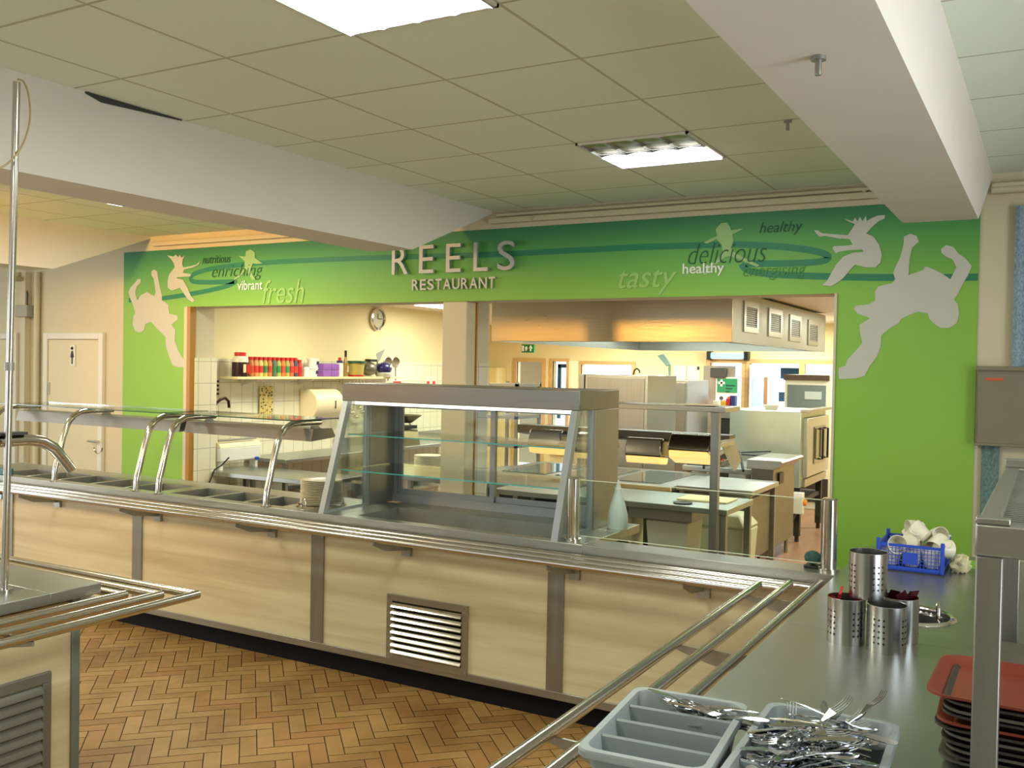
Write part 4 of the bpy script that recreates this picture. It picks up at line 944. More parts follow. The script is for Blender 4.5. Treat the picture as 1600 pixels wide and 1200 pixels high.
a = AX(36, 675, -3.33); MB().box(-3.36, -3.30, a[1] - .5, a[1], a[2] - .008, a[2] + .002).build('glass_edge_clip', darkgrey, ar)

# ================================================================== KITCHEN
# extractor hood
hd = thing('extractor_hood', 'huge stainless extractor canopy hanging from the kitchen ceiling behind the opening', 'hood', (-3.5, 9.6, 2.0))
HX0, HX1, HY0, HY1, HZ = -4.66, -2.33, 7.8, 11.5, 1.985
m = MB().box(HX0, HX1, HY0, HY0 + .02, HZ, KC - .01)
m.build('front_panel', steel_warm, hd, bevel=.002)
MB().box(HX1 - .02, HX1, HY0 + .02, HY1, HZ, KC - .03).build('side_panel', steel_dull, hd)
MB().box(HX0, HX0 + .02, HY0 + .02, HY1, HZ, KC - .03).build('side_panel', steel_dull, hd)
MB().box(HX0, HX1, HY1, HY1 + .02, HZ, KC - .03).build('rear_panel', steel_dull, hd)
MB().box(HX0 + .02, HX1 - .02, HY0 + .02, HY1, 2.30, 2.32).build('inner_roof', steel_dull, hd)
# gutter + sloping filters
m = MB().box(HX0 + .02, HX1 - .02, HY0 + .02, HY0 + .10, HZ, HZ + .02).box(HX1 - .1, HX1 - .02, HY0 + .1, HY1, HZ, HZ + .02)
m.build('gutter', steel_dull, hd)
m = MB().hexa([(HX0 + .3, 9.2, 2.05), (HX1 - .3, 9.2, 2.05), (HX1 - .3, 9.24, 2.05), (HX0 + .3, 9.24, 2.05), (HX0 + .3, 9.5, 2.30), (HX1 - .3, 9.5, 2.30), (HX1 - .3, 9.54, 2.30), (HX0 + .3, 9.54, 2.30)])
m.build('filter_bank', steel_dull, hd)
MB().box(-4.4, -2.6, 8.25, 8.35, 2.20, 2.24).build('tube_light', mat('lit_hood_tube', (240, 255, 250), .4, emit=(220, 250, 240), est=7), hd)
MB().box(-4.4, -2.6, 10.65, 10.75, 2.20, 2.24).build('tube_light', MC['lit_hood_tube'], hd)
for (a0, a1, b0, b1) in ((1161, 1184, 470, 520), (1200, 1221, 481, 527), (1233, 1251, 491, 534), (1262, 1278, 499, 540)):
    ya = AX(a0, 500, HX1)[1]; yb_ = AX(a1, 500, HX1)[1]; zt = AX((a0 + a1) / 2, b0 + 2, HX1)[2]; zb = AX((a0 + a1) / 2, b1, HX1)[2]
    f = MB(); w_ = .05
    f.box(HX1, HX1 + .012, ya, yb_, zt - w_, zt).box(HX1, HX1 + .012, ya, yb_, zb, zb + w_).box(HX1, HX1 + .012, ya, ya + w_ * 1.2, zb + w_, zt - w_).box(HX1, HX1 + .012, yb_ - w_ * 1.2, yb_, zb + w_, zt - w_)
    g_ = f.build('air_grille', steel, hd)
    B(HX1 + .0005, HX1 + .002, ya + .03, yb_ - .03, zb + .03, zt - .03).build('grille_backing', black, g_)
    sl = MB()
    for k in range(9): z = zb + w_ + (zt - zb - 2 * w_) * (k + .5) / 9; sl.box(HX1 + .001, HX1 + .010, ya + .03, yb_ - .03, z - .004, z + .003)
    sl.build('grille_slats', steel_dull, g_)

def table(label, x0, x1, y0, y1, z, name='prep_table', th=.04, legs=True, shelf=None, m=None, leg_r=.02, cat='table', inset=.03, ups=0):
    t = thing(name, label, cat, ((x0 + x1) / 2, (y0 + y1) / 2, 0))
    mb = MB().box(x0, x1, y0, y1, z - th, z); mb.build('tabletop', m or steel_top, t, bevel=.004)
    if ups: MB().box(x0 - .0, x0 + .01, y0, y1, z, z + ups).build('upstand', steel, t)
    if legs:
        for x in (x0 + inset, x1 - inset - 2 * leg_r):
            for y in (y0 + inset, y1 - inset - 2 * leg_r): B(x, x + 2 * leg_r, y, y + 2 * leg_r, 0, z - th).build('leg', steel_v, t)
    if shelf: B(x0 + inset, x1 - inset, y0 + inset, y1 - inset, shelf - .02, shelf).build('lower_shelf', steel_dull, t)
    return t
table('steel prep table just inside the left end of the opening', -6.92, -5.47, 6.32, 6.90, .72, shelf=.35)
table('long steel worktop along the tiled left kitchen wall', -6.98, -6.45, 6.95, 10.5, .80, name='wall_worktop', shelf=.3)
MB_ = B(-6.99, -6.97, 8.3, 10.5, .80, .90)
tag(MB_.build('upstand', steel, loc=(-6.98, 9.4, .8)), 'low steel splash upstand at the back of the long wall worktop', 'upstand')
# pass tables right of pillar
pt_ = table('bright steel pass table with a chopping board, behind the glass screen', -3.75, -1.90, 6.34, 7.0, .80, name='pass_table', inset=.01, leg_r=.022, shelf=.34)
MB().box(-2.66, -2.18, 6.44, 6.86, .67, .76).build('drawer', steel_dull, pt_, bevel=.004)
table('steel work table with bluish top behind the pass table', -2.66, -2.03, 7.45, 8.28, .80, name='work_table', inset=.02)
hc = thing('hot_cupboard', 'stainless hot cupboard on castors beneath the bluish work table', 'cupboard', (-2.1, 7.85, 0))
MB().box(-2.62, -2.10, 7.55, 8.2, .20, .745).build('body', steel_k, hc, bevel=.004)
MB().box(-2.10, -2.08, 7.57, 8.18, .22, .72).build('door', steel_k, hc, bevel=.003)
for x, y in ((-2.56, 7.6), (-2.15, 7.6), (-2.15, 8.12)):
    MB().cyl(x, y, .1, .2, .012).lathe([(.045, -.012), (.045, .012)], (x, y, .05), 16, Matrix.Rotation(R(90), 3, 'Y')).build('castor', black, hc)
# bain marie with glass top
bm = thing('bain_marie', 'low hot counter with dark glass wells and a pale front rail behind the display case', 'counter', (-3.0, 7.9, 0))
MB().box(-4.55, -2.70, 7.43, 8.66, .74, .78).build('top', steel_top, bm, bevel=.004)
MB().box(-4.55, -2.69, 7.40, 7.43, .745, .785).build('front_rail', mat('pale_rail', (225, 200, 150), .35), bm, bevel=.008)
for k in range(3): B(-4.4 + k * .55, -3.95 + k * .55, 7.6, 8.5, .781, .786).build('glass_well_cover', mat('dark_glass', (70, 82, 78), .08), bm)
MB().box(-4.5, -2.75, 7.5, 8.6, .1, .70).build('body', mat('dark_grey_metal', (70, 74, 70), .5, .6), bm)  # plain dark grey casing
for x in (-4.5, -2.78): B(x, x + .04, 7.46, 7.5, 0, .74).build('leg', steel_v, bm)

# heat-lamp gantry: post, shelf, housings
gt = thing('heat_lamp_gantry', 'tall stainless gantry with top shelf and heat lamps standing over the pass table', 'gantry', (-2.4, 6.5, 0))
GZ = 1.50
MB().box(-4.4, -1.90, 6.25, 6.60, GZ - .035, GZ).build('top_shelf', steel, gt, bevel=.003)
B(-2.00, -1.945, 6.26, 6.305, 0, GZ - .035).build('upright', steel_v, gt)
B(-4.35, -4.31, 6.56, 6.60, 0, GZ - .035).build('upright', steel_v, gt)
MB().prism([(6.66, 1.285), (6.80, 1.285), (6.80, 1.20), (6.66, 1.22)], -3.72, -1.99, 'x').build('lamp_bar', mat('dark_lamp_bar', (95, 86, 72), .4, .8), gt)
MB().prism([(6.44, 1.26), (6.78, 1.26), (6.95, 1.08), (6.80, 1.02)], -2.0, -1.985, 'x').build('end_plate', steel_dull, gt)
B(-1.985, -1.965, 6.305, 6.70, 1.22, 1.245).build('bar_arm', steel, gt)
def heat_lamp(x0, x1, tilt, z):
    # trough shaped shade with a warm glowing underside
    m = MB(); yc = 6.62; pr = [(-.10, -.05), (-.10, -.02), (-.08, .07), (-.06, .088), (.06, .088), (.08, .07), (.10, -.02), (.10, -.05)]
    ct_, st_ = math.cos(R(tilt)), math.sin(R(tilt))
    q = [(yc + y * ct_ - zz * st_, z + y * st_ + zz * ct_) for y, zz in pr]
    m.prism(q, x0, x1, 'x')
    o = m.build('lamp_shade', mat('lamp_shade_metal', (128, 120, 108), .22, 1), gt, bevel=.012, seg=3)
    q = [(yc + y * ct_ - zz * st_, z + y * st_ + zz * ct_) for y, zz in [(-.098, -.051), (.098, -.051), (.075, -.10), (-.075, -.10)]]
    MB().prism(q, x0 + .01, x1 - .01, 'x').build('lamp_reflector', mat('warm_lit_reflector', (240, 205, 130), .4, emit=(255, 205, 120), est=.8), o, bevel=.008)
heat_lamp(-2.735, -2.45, -6, 1.15); heat_lamp(-2.40, -2.09, -20, 1.185); heat_lamp(-3.15, -2.86, 12, 1.17); heat_lamp(-3.55, -3.27, -8, 1.17)
# papers on the gantry shelf
for k in range(4):
    o = MB().box(-.105, .105, -.15, .15, 0, .0015).build('paper_sheet', mat('paper', (226, 214, 190), .8), loc=(0, 0, 0)); o.location = (-2.28 + .055 * k, 6.42, GZ + .001 + .0018 * k); o.rotation_euler = (0, 0, R(-8 + 6 * k))
    tag(o, ['leftmost paper sheet fanned on the gantry shelf', 'second paper sheet from the left on the gantry shelf', 'third paper sheet from the left on the gantry shelf', 'rightmost paper sheet fanned on the gantry shelf'][k], 'paper', 'papers on the gantry shelf')
cb2 = MB().box(-2.36, -1.99, 6.62, 6.90, .80, .812)
tag(cb2.build('chopping_board', mat('yellow_board', (240, 228, 170), .5), loc=(-2.2, 6.76, .8), bevel=.004), 'pale yellow chopping board lying on the pass table', 'chopping board')
tag(MB().lathe([(.001, 0), (.062, 0), (.07, .008), (.064, .006), (.001, .003)], (-2.26, 6.47, .80), 28).build('dark_pan_lid', darkgrey, loc=(-2.26, 6.47, .80)), 'small round dark lid at the front of the pass table', 'lid')
# bins and boxes under the pass table
bn = thing('waste_bin', 'cream flip-top waste bin under the right end of the pass table', 'bin', (-2.1, 7.15, 0))
MB().hexa([(-2.33, 7.05, 0), (-1.99, 7.05, 0), (-1.99, 7.35, 0), (-2.33, 7.35, 0), (-2.36, 7.02, .56), (-1.96, 7.02, .56), (-1.96, 7.38, .56), (-2.36, 7.38, .56)]).build('bin_body', mat('cream_bin', (206, 208, 176), .5), bn, bevel=.02)
MB().hexa([(-2.37, 7.01, .56), (-1.95, 7.01, .56), (-1.95, 7.39, .56), (-2.37, 7.39, .56), (-2.30, 7.08, .66), (-2.02, 7.08, .66), (-2.02, 7.32, .66), (-2.30, 7.32, .66)]).build('bin_lid', mat('cream_lid', (200, 200, 168), .5), bn, bevel=.02)
MB().box(-2.19, -2.13, 7.0, 7.02, .56, .70).build('yellow_sticker', mat('yellow_sticker', (230, 205, 30), .5), bn)
bb = thing('storage_box', 'pale plastic storage box under the middle of the pass table', 'box', (-2.36, 6.6, .3))
MB().hexa([(-2.52, 6.5, .34), (-2.24, 6.5, .34), (-2.24, 6.8, .34), (-2.52, 6.8, .34), (-2.54, 6.48, .66), (-2.22, 6.48, .66), (-2.22, 6.82, .66), (-2.54, 6.82, .66)]).build('box_body', mat('pale_box', (205, 200, 172), .5), bb, bevel=.01)
ft = thing('fat_drum', 'cream drum with two pink buttons and dark lettering under the pass table', 'drum', (-2.75, 6.75, .3))
B(-2.86, -2.70, 6.6, 6.85, .341, .69).build('drum_body', mat('cream_drum', (210, 196, 152), .5), ft, bevel=.01)
for x in (-2.825, -2.765): MB().lathe([(.02, 0), (.014, .01), (.001, .013)], (x, 6.6, .63), 16, Matrix.Rotation(R(90), 3, 'X')).build('button', mat('pink_button', (225, 175, 150), .4), ft)
MB().box(-2.85, -2.72, 6.597, 6.6, .45, .465).build('dark_lettering', black, ft)
for x0, lb in ((-3.3, 'black dark-sided appliance under the pass table, nearer the display case'), ):
    bt = thing('undercounter_appliance', lb, 'appliance', (x0, 6.7, .3))
    B(x0 - .2, x0 + .32, 6.55, 6.9, .341, .72).build('casing', mat('near_black_metal', (34, 38, 36), .35, .3), bt, bevel=.01)
    MB().lathe([(.05, 0), (.05, .02), (.03, .03)], (x0 + .2, 6.55, .5), 20, Matrix.Rotation(R(90), 3, 'X')).build('dial', chrome, bt)

# fryer and flat counter
table('steel side counter between the grill and the fryer', -3.05, -2.38, 8.70, 9.5, .84, name='side_counter', th=.05)
fy = thing('fryer', 'squat stainless fryer with sloping front ledge beside the oven', 'fryer', (-2.3, 8.8, 0))
MB().box(-2.36, -2.16, 8.6, 9.4, .15, .86).build('body', steel_k, fy, bevel=.004)
MB().prism([(-2.40, .86), (-2.15, .86), (-2.07, .93), (-2.09, .945), (-2.40, .945)], 8.58, 9.4, 'y').build('top_ledge', steel, fy, bevel=.004)
MB().box(-2.155, -2.14, 8.75, 8.9, .72, .82).build('switch_panel', black, fy)
for y in (8.65, 9.3): MB().cyl(-2.2, y, 0, .15, .018).build('leg', steel_v, fy)
gr = thing('contact_grill', 'dark contact grill with two black handles behind the gantry post', 'grill', (-2.8, 8.8, .8))
MB().box(-3.02, -2.68, 8.72, 9.1, .84, .90).build('lower_plate', mat('grill_grey', (110, 108, 98), .4, .7), gr, bevel=.01)
MB().hexa([(-3.02, 8.70, .94), (-2.68, 8.70, .94), (-2.68, 9.1, 1.0), (-3.02, 9.1, 1.0), (-3.0, 8.74, .985), (-2.70, 8.74, .985), (-2.70, 9.08, 1.04), (-3.0, 9.08, 1.04)]).build('upper_plate', mat('grill_grey', (110, 108, 98)), gr, bevel=.01)
B(-3.0, -2.70, 8.76, 9.05, .90, .95).build('hot_gap', black, gr)
for x in (-2.93, -2.56): MB().tube([(x, 8.9, .98), (x + .14, 8.55, .84)], .012, 10).build('handle', black, gr)
MB().lathe([(.012, 0), (.01, .01)], (-2.66, 8.72, .91), 12, Matrix.Rotation(R(90), 3, 'X')).build('indicator_lamp', red, gr)
kn = MB().tube([(-2.75, 9.0, .95), (-2.3, 9.05, .99)], .006, 8).box(-2.6, -2.42, 8.95, 9.03, .945, .955)
tag(kn.build('black_utensil', black, loc=(-2.5, 9.0, .95)), 'long thin black utensil resting across the fryer top', 'utensil')

# convection oven on stand
ov = thing('convection_oven', 'large stainless convection oven with glass door on black legs under the hood', 'oven', (-2.5, 10.3, 0))
MB().box(-2.96, -2.22, 9.9, 11.1, .56, 1.335).build('body', mat('oven_steel', (184, 196, 182), .38, .7, .08, (4, 4, 4)), ov, bevel=.006)
MB().box(-2.22, -2.17, 10.0, 11.05, .66, 1.27).build('door', mat('oven_door_steel', (186, 186, 174), .35, .6), ov, bevel=.006)
MB().box(-2.168, -2.16, 10.28, 10.85, .78, 1.17).build('door_window', mat('oven_window', (96, 92, 78), .08), ov)
for y in (10.5, 10.75): MB().tube([(-2.16, y, .82), (-2.12, y, .82), (-2.12, y, 1.14), (-2.16, y, 1.14)], .012, 8).build('handle', black, ov)
MB().box(-2.22, -2.19, 10.0, 11.05, .56, .64).build('lower_trim', steel, ov)
MB().box(-2.24, -2.14, 9.95, 11.15, 1.335, 1.36).build('top_cap', steel, ov)
MB().box(-2.96, -2.24, 9.92, 11.05, .38, .42).build('stand_shelf', darkgrey, ov)
for x in (-2.93, -2.28):
    for y in (9.93, 10.95):
        B(x, x + .06, y, y + .06, .06, .56).build('leg', mat('black_leg', (38, 38, 36), .5), ov); MB().cyl(x + .03, y + .03, 0, .06, .022).build('foot', black, ov)
sw = thing('isolator_switch', 'white isolator box with orange rotary knob on the oven leg', 'switch', (-2.3, 9.93, .4))
B(-2.33, -2.17, 9.84, 9.92, .30, .52).build('box', plastic_w, sw, bevel=.008)
MB().lathe([(.035, 0), (.03, .03)], (-2.17, 9.88, .42), 16, Matrix.Rotation(R(90), 3, 'Y')).build('knob', mat('orange_knob', (235, 140, 20), .4), sw)
cb3 = MB().tube([(-2.28, 9.86, .30), (-2.30, 9.7, .15), (-2.4, 9.4, .05), (-2.5, 9.0, .03), (-2.55, 8.4, .05)], .016, 8).tube([(-2.25, 9.86, .30), (-2.26, 9.7, .18), (-2.34, 9.4, .07), (-2.45, 9.0, .05), (-2.5, 8.4, .08)], .016, 8)
tag(cb3.build('floor_cables', black, loc=(-2.3, 9.8, 0)), 'thick black cables looping from the isolator across the floor', 'cable')
# tall units under the hood
def tall(label, x0, x1, y0, y1, z1, lean=False, z0=0.1):
    t = thing('combi_cabinet', label, 'cabinet', ((x0 + x1) / 2, (y0 + y1) / 2, 0), 'tall stainless kitchen cabinets')
    MB().box(x0, x1, y0, y1, z0, z1).build('body', steel, t, bevel=.005)
    MB().box(x0 + .03, x1 - .03, y0 - .012, y0, z0 + .1, z1 - .03).build('front_panel', steel_v, t, bevel=.003)
    for x in (x0 + .05, x1 - .05):
        for y in (y0 + .05, y1 - .05): MB().cyl(x, y, 0, z0, .02).build('foot', black, t)
    return t
tall('large stainless cabinet under the hood, left of the two tall ones', -4.23, -3.54, 9.0, AX(1057, 600, -3.54)[1], 1.68)
tall('smaller stainless cabinet under the hood, right of the large one', AY(1045, 600, 11)[0], AY(1075, 600, 11)[0], 11.0, AX(1107, 605, AY(1075, 600, 11)[0])[1], 1.62)
B_ = MB().box(-4.30, -4.245, 9.0, 9.5, .1, 1.68)
tag(B_.build('side_cabinet_panel', steel_dull, loc=(-4.27, 9.2, .1)), 'thin grey steel panel left of the large cabinet', 'panel')
# fridge
fg = thing('glass_door_fridge', 'tall white upright glass-door refrigerator at the back right of the kitchen', 'refrigerator', (-2.7, 12.8, 0))
FX0, FX1 = AY(1226, 600, 12.4)[0], AY(1300, 600, 12.4)[0]
MB().box(FX0, FX1, 12.4, 13.05, 0, 1.71).build('body', mat('fridge_white', (224, 220, 196), .4), fg, bevel=.01)
MB().box(FX0 - .01, FX1 - .03, 12.37, 12.4, 1.64, 1.71).build('top_grille', mat('brown_header', (80, 58, 40), .5), fg)
MB().box(FX0 + .04, FX1 - .07, 12.385, 12.398, .95, 1.58).build('door_glass', mat('fridge_glass', (110, 122, 118), .1), fg)
MB().box(FX0 + .26, FX1 - .12, 12.378, 12.384, 1.40, 1.50).build('label_panel', mat('pale_label', (180, 192, 190), .4), fg)
MB().box(FX0, FX1 - .02, 12.38, 12.4, .1, .40).build('kick_panel', mat('dark_kick', (46, 36, 28), .6), fg)
# first-aid sign, insect killer, exit sign
p = AY(1119, 589, 13.6); q = AY(1154, 616, 13.6)
fa = thing('first_aid_sign', 'green first-aid notice with a white cross at the back of the kitchen', 'sign', (p[0], 13.6, q[2]))
MB().box(p[0], q[0], 13.6, 13.62, q[2], p[2]).build('board', plastic_w, fa)
B(p[0] + .02, q[0] - .02, 13.59, 13.6, q[2] + .02, p[2] - .02).build('green_field', mat('sign_green', (20, 125, 85), .5), fa)
cx_, cz_ = p[0] + .085, p[2] - .085; MB().box(cx_ - .05, cx_ + .05, 13.585, 13.59, cz_ - .016, cz_ + .016).box(cx_ - .016, cx_ + .016, 13.585, 13.59, cz_ - .05, cz_ + .05).build('cross', plastic_w, fa)
for k in range(3): B(p[0] + .15, q[0] - .05 - .04 * k, 13.587, 13.59, p[2] - .13 - .045 * k, p[2] - .11 - .045 * k).build('text_line', mat('sign_dark', (8, 60, 50), .5), fa)
m = B(p[0], q[0], 13.6, 13.62, q[2] - .10, q[2] - .005)
m.build('lower_notice', plastic_w, fa)
for k, (u_, c_) in enumerate(((.25, (60, 60, 70)), (.6, (200, 40, 30)))): MB().lathe([(.03, 0), (.03, .003)], (p[0] + (q[0] - p[0]) * u_, 13.6, q[2] - .065), 16, Matrix.Rotation(R(90), 3, 'X')).build('symbol', mat('symbol_%d' % k, c_, .5), fa)
back = B(hx(1112), hx(1160), 13.62, 13.65, 0, HD - .05); tag(back.build('steel_backing_board', mat('mirror_grey', (150, 150, 150), .3, .8, .2, (3, 3, 3)), loc=(hx(1136), 13.64, 0)), 'grey reflective board behind the first-aid sign in the back doorway', 'board')
tag(B(hx(1124), hx(1148), 13.56, 13.62, 1.64, 1.78).build('speaker_box', darkgrey, loc=(hx(1136), 13.6, 1.64), bevel=.01), 'dark box high above the first-aid sign', 'box')
p = AY(1108, 552, 13.9); q = AY(1166, 562, 13.9)
ik = thing('insect_killer', 'blue-lit wall insect killer lamp above the back doorway', 'insect killer', (p[0], 13.9, q[2]))
MB().box(p[0], q[0], 13.9, 14.0, q[2], p[2] + .02).build('housing', plastic_w, ik, bevel=.01)
MB().box(p[0] + .03, q[0] - .03, 13.88, 13.9, q[2] + .02, p[2]).build('uv_tube', mat('uv_lit', (150, 235, 255), .4, emit=(120, 225, 255), est=1.3), ik)
for x in (p[0], q[0]): MB().box(x - .03, x + .03, 13.87, 14.0, q[2] - .01, p[2] + .03).build('end_cap', black, ik)
p = AY(815, 538, 12.5); q = AY(834, 551, 12.5)
ex = thing('exit_sign', 'green and white running-man exit sign hanging above the far left doorway', 'sign', (p[0], 12.5, q[2]))
B(p[0], q[0], 12.5, 12.54, q[2], p[2]).build('panel', mat('exit_green', (20, 120, 60), .5), ex)
w_ = q[0] - p[0]
MB().box(p[0] + .05 * w_, p[0] + .2 * w_, 12.49, 12.5, q[2] + .02, p[2] - .02).prism([(p[0] + .35 * w_, q[2] + .02), (p[0] + .5 * w_, q[2] + .05), (p[0] + .45 * w_, p[2] - .03), (p[0] + .3 * w_, p[2] - .04)], 12.49, 12.5).prism([(p[0] + .7 * w_, q[2] + .02), (p[0] + .78 * w_, q[2] + .02), (p[0] + .78 * w_, q[2] + .06), (p[0] + .88 * w_, q[2] + .06), (p[0] + .74 * w_, p[2] - .015), (p[0] + .6 * w_, q[2] + .06), (p[0] + .7 * w_, q[2] + .06)], 12.49, 12.5).build('pictogram', plastic_w, ex)
MB().tube([(p[0] + .1, 12.52, p[2]), (p[0] + .1, 12.52, KC)], .006, 6).tube([(q[0] - .1, 12.52, p[2]), (q[0] - .1, 12.52, KC)], .006, 6).build('hanger', white, ex)
# far cupboards, door leaves and small things at the back-left
p = AY(760, 574, 13.9); q = AY(786, 600, 13.9)
wc = thing('wall_cupboard', 'cream double wall cupboard on the far yellow wall right of the pillar', 'cupboard', (p[0], 13.7, q[2]))
B(p[0], q[0], 13.7, 13.99, q[2] - .3, p[2]).build('body', mat('cream_cupboard', (236, 222, 160), .5), wc, bevel=.005)
for k in range(2): a_ = p[0] + k * (q[0] - p[0]) / 2; B(a_ + .01, a_ + (q[0] - p[0]) / 2 - .01, 13.685, 13.7, q[2] - .29, p[2] - .01).build('door', MC['cream_cupboard'], wc, bevel=.004)
p = AY(769, 597, 8.8); q = AY(823, 605, 8.8)
tr_ = thing('trolley', 'steel rack trolley whose top bar shows above the display case', 'trolley', (p[0], 8.8, 0))
m = MB()
for x in (p[0], q[0] - .03):
    for y in (8.6, 9.1): m.box(x, x + .03, y, y + .03, 0, p[2] + .01)
m.build('uprights', steel_v, tr_)
for z in (.35, .62, .9, 1.2, p[2] - .04): B(p[0], q[0], 8.6, 9.13, z, z + .03).build('shelf', steel, tr_)
p = AY(850, 580, 13.9)
tag(B(AY(889, 570, 13.4)[0], AY(902, 570, 13.4)[0], 13.4, 13.44, 0, 1.85).build('door_leaf_open', mat('pink_door', (226, 190, 160), .5), loc=(-6.7, 13.4, 0)), 'pale pinkish open door leaf beside the bright far window', 'door')
cf = MB().tube([AY(1278 - 60, 600, 13.9), AY(1278 - 60, 575, 13.9)], .01)
wh = thing('white_fridge_door', 'white notice-covered door leaf between the two back doorways', 'door', (hx(1190), 13.85, 0))
B(hx(1176), hx(1212), 13.85, 13.89, 0, HD - .02).build('leaf', mat('lilac_white', (205, 205, 225), .5), wh)
B(hx(1181), hx(1199), 13.84, 13.85, .9, 1.66).build('vision_panel', mat('pale_blue_glass', (176, 206, 240), .2), wh)
B(hx(1200), hx(1204), 13.82, 13.85, .9, 1.66).build('pull_handle', mat('brown_handle', (150, 110, 70), .5), wh)
tag(B(hx(1222), hx(1310), 14.45, 14.5, 0, .5).build('outdoor_ledge', white, loc=(hx(1260), 14.45, 0)), 'white low wall outside the bright back doorway', 'wall ledge')

# ------------------------------------------------------------------ left kitchen wall: shelf, jars, towel box, clock
X6 = KX + .006
shf = thing('wall_shelf', 'long cream shelf on brackets along the left kitchen wall carrying jars', 'shelf', (-6.9, 7.8, 1.6))
SHZ = 1.60
def shz(y): return SHZ - (y - 6.75) * .0
m = MB().box(X6, -6.75, 6.60, 9.25, SHZ - .025, SHZ); m.build('board', mat('cream_shelf', (238, 226, 170), .5), shf, bevel=.003)
for y in (6.9, 7.7, 8.4): MB().prism([(X6, SHZ - .025), (-6.78, SHZ - .025), (-6.78, SHZ - .04), (X6, SHZ - .09)], y, y + .015, 'y').build('bracket', white, shf)
MB().box(X6, -6.96, 6.85, 7.55, SHZ - .06, SHZ - .03).build('hook_rail', white, shf)
# spice jars
def jar(y, h, r, mbody, mlab, label, x=-6.84, lid=red, first=None):
    t = thing('spice_jar', label, 'jar', (x, y, SHZ), 'red-lidded jars on the kitchen shelf')
    MB().lathe([(r, 0), (r, h * .68), (r * .7, h * .82), (r * .7, h * .86)], (x, y, SHZ), 16).build('jar_body', mbody, t)
    MB().lathe([(r * 1.005, h * .2), (r * 1.02, h * .2), (r * 1.02, h * .55), (r * 1.005, h * .55)], (x, y, SHZ), 16).build('jar_label', mlab, t)
    MB().lathe([(r * .8, h * .84), (r * .8, h), (.001, h)], (x, y, SHZ), 16).build('lid', lid, t)
    return t
jc = [(196, 120, 60), (210, 150, 90), (214, 190, 110), (180, 170, 70), (210, 120, 60), (80, 100, 80), (160, 170, 90), (220, 120, 50), (170, 160, 80), (205, 100, 60), (70, 70, 90), (190, 40, 30)]
lc = [(200, 70, 40), (215, 60, 40), (210, 50, 40), (60, 130, 60), (200, 60, 40), (50, 120, 60), (60, 130, 70), (215, 70, 40), (60, 140, 70), (200, 50, 40), (205, 60, 50), (190, 30, 30)]
ordn = ['leftmost', 'second', 'third', 'fourth', 'fifth', 'sixth', 'seventh', 'eighth', 'ninth', 'tenth', 'eleventh', 'rightmost']
t = thing('large_sauce_jar', 'large dark jar with white shoulder and red lid at the left end of the shelf', 'jar', (-6.84, 6.72, SHZ))
MB().lathe([(.075, 0), (.078, .01), (.078, .14)], (-6.84, 6.72, SHZ), 24).build('jar_body', mat('dark_sauce', (52, 28, 30), .25), t)
MB().lathe([(.078, .14), (.076, .17), (.05, .20)], (-6.84, 6.72, SHZ), 24).build('shoulder', china, t)
MB().lathe([(.055, .20), (.055, .235), (.001, .235)], (-6.84, 6.72, SHZ), 24).build('lid', red, t)
MB().box(-6.762, -6.758, 6.685, 6.72, SHZ + .04, SHZ + .12).build('label', mat('cream_label', (230, 210, 160), .5), t); MB().box(-6.762, -6.758, 6.73, 6.78, SHZ + .03, SHZ + .12).build('label', red, t)
for k in range(12):
    y = 6.86 + k * .063
    jar(y, .195 if k < 11 else .175, .030, mat('spice_%d' % k, jc[k], .4), mat('spice_label_%d' % k, lc[k], .5), '%s of the row of twelve red-lidded spice jars on the shelf' % ordn[k])
def tub(y, z, lb, n=0):
    t = thing('margarine_tub', lb, 'tub', (-6.84, y, z), 'white tubs on the shelf')
    MB().lathe([(.052, 0), (.062, .085)], (-6.84, y, z), 24).build('tub_body', plastic_w, t)
    MB().lathe([(.066, .082), (.066, .096), (.001, .097)], (-6.84, y, z), 24).build('lid', plastic_w, t)
    B(-6.782, -6.778, y - .005, y + .03, z + .03, z + .065).build('logo', mat('navy_print', (30, 30, 70), .5), t)
tub(7.75, SHZ, 'lower of the two stacked white tubs on the shelf'); tub(7.76, SHZ + .097, 'upper of the two stacked white tubs on the shelf')
tag(MB().lathe([(.035, 0), (.035, .08), (.02, .1), (.001, .1)], (-6.82, 7.64, SHZ), 16).build('white_pot', plastic_w, loc=(-6.82, 7.64, SHZ)), 'small white pot left of the two stacked tubs', 'pot')
pur = mat('purple_box', (150, 95, 190), .5)
for k, (dy, dz, lb) in enumerate(((0, 0, 'lower left purple pack of four on the shelf'), (.13, 0, 'lower right purple pack of four on the shelf'), (0, .072, 'upper left purple pack of four on the shelf'), (.13, .072, 'upper right purple pack of four on the shelf'))):
    tag(B(-6.90, -6.78, 7.87 + dy, 7.995 + dy, SHZ + dz, SHZ + .068 + dz).build('purple_pack', pur, loc=(-6.84, 7.93 + dy, SHZ + dz), bevel=.008), lb, 'pack', 'purple packs on the shelf')
t = thing('cleaner_bottle', 'white bottle with dark blue cap on the shelf right of the purple packs', 'bottle', (-6.84, 8.20, SHZ))
MB().lathe([(.04, 0), (.04, .14), (.03, .155)], (-6.84, 8.20, SHZ), 16).build('bottle_body', plastic_w, t); MB().lathe([(.034, .15), (.034, .175), (.001, .176)], (-6.84, 8.20, SHZ), 16).build('cap', mat('navy_cap', (40, 50, 110), .4), t); MB().lathe([(.018, .176), (.018, .21), (.001, .21)], (-6.84, 8.20, SHZ), 12).build('nozzle', red, t)
t = thing('oil_bottle', 'amber oil bottle with tall black neck on the shelf', 'bottle', (-6.84, 8.30, SHZ))
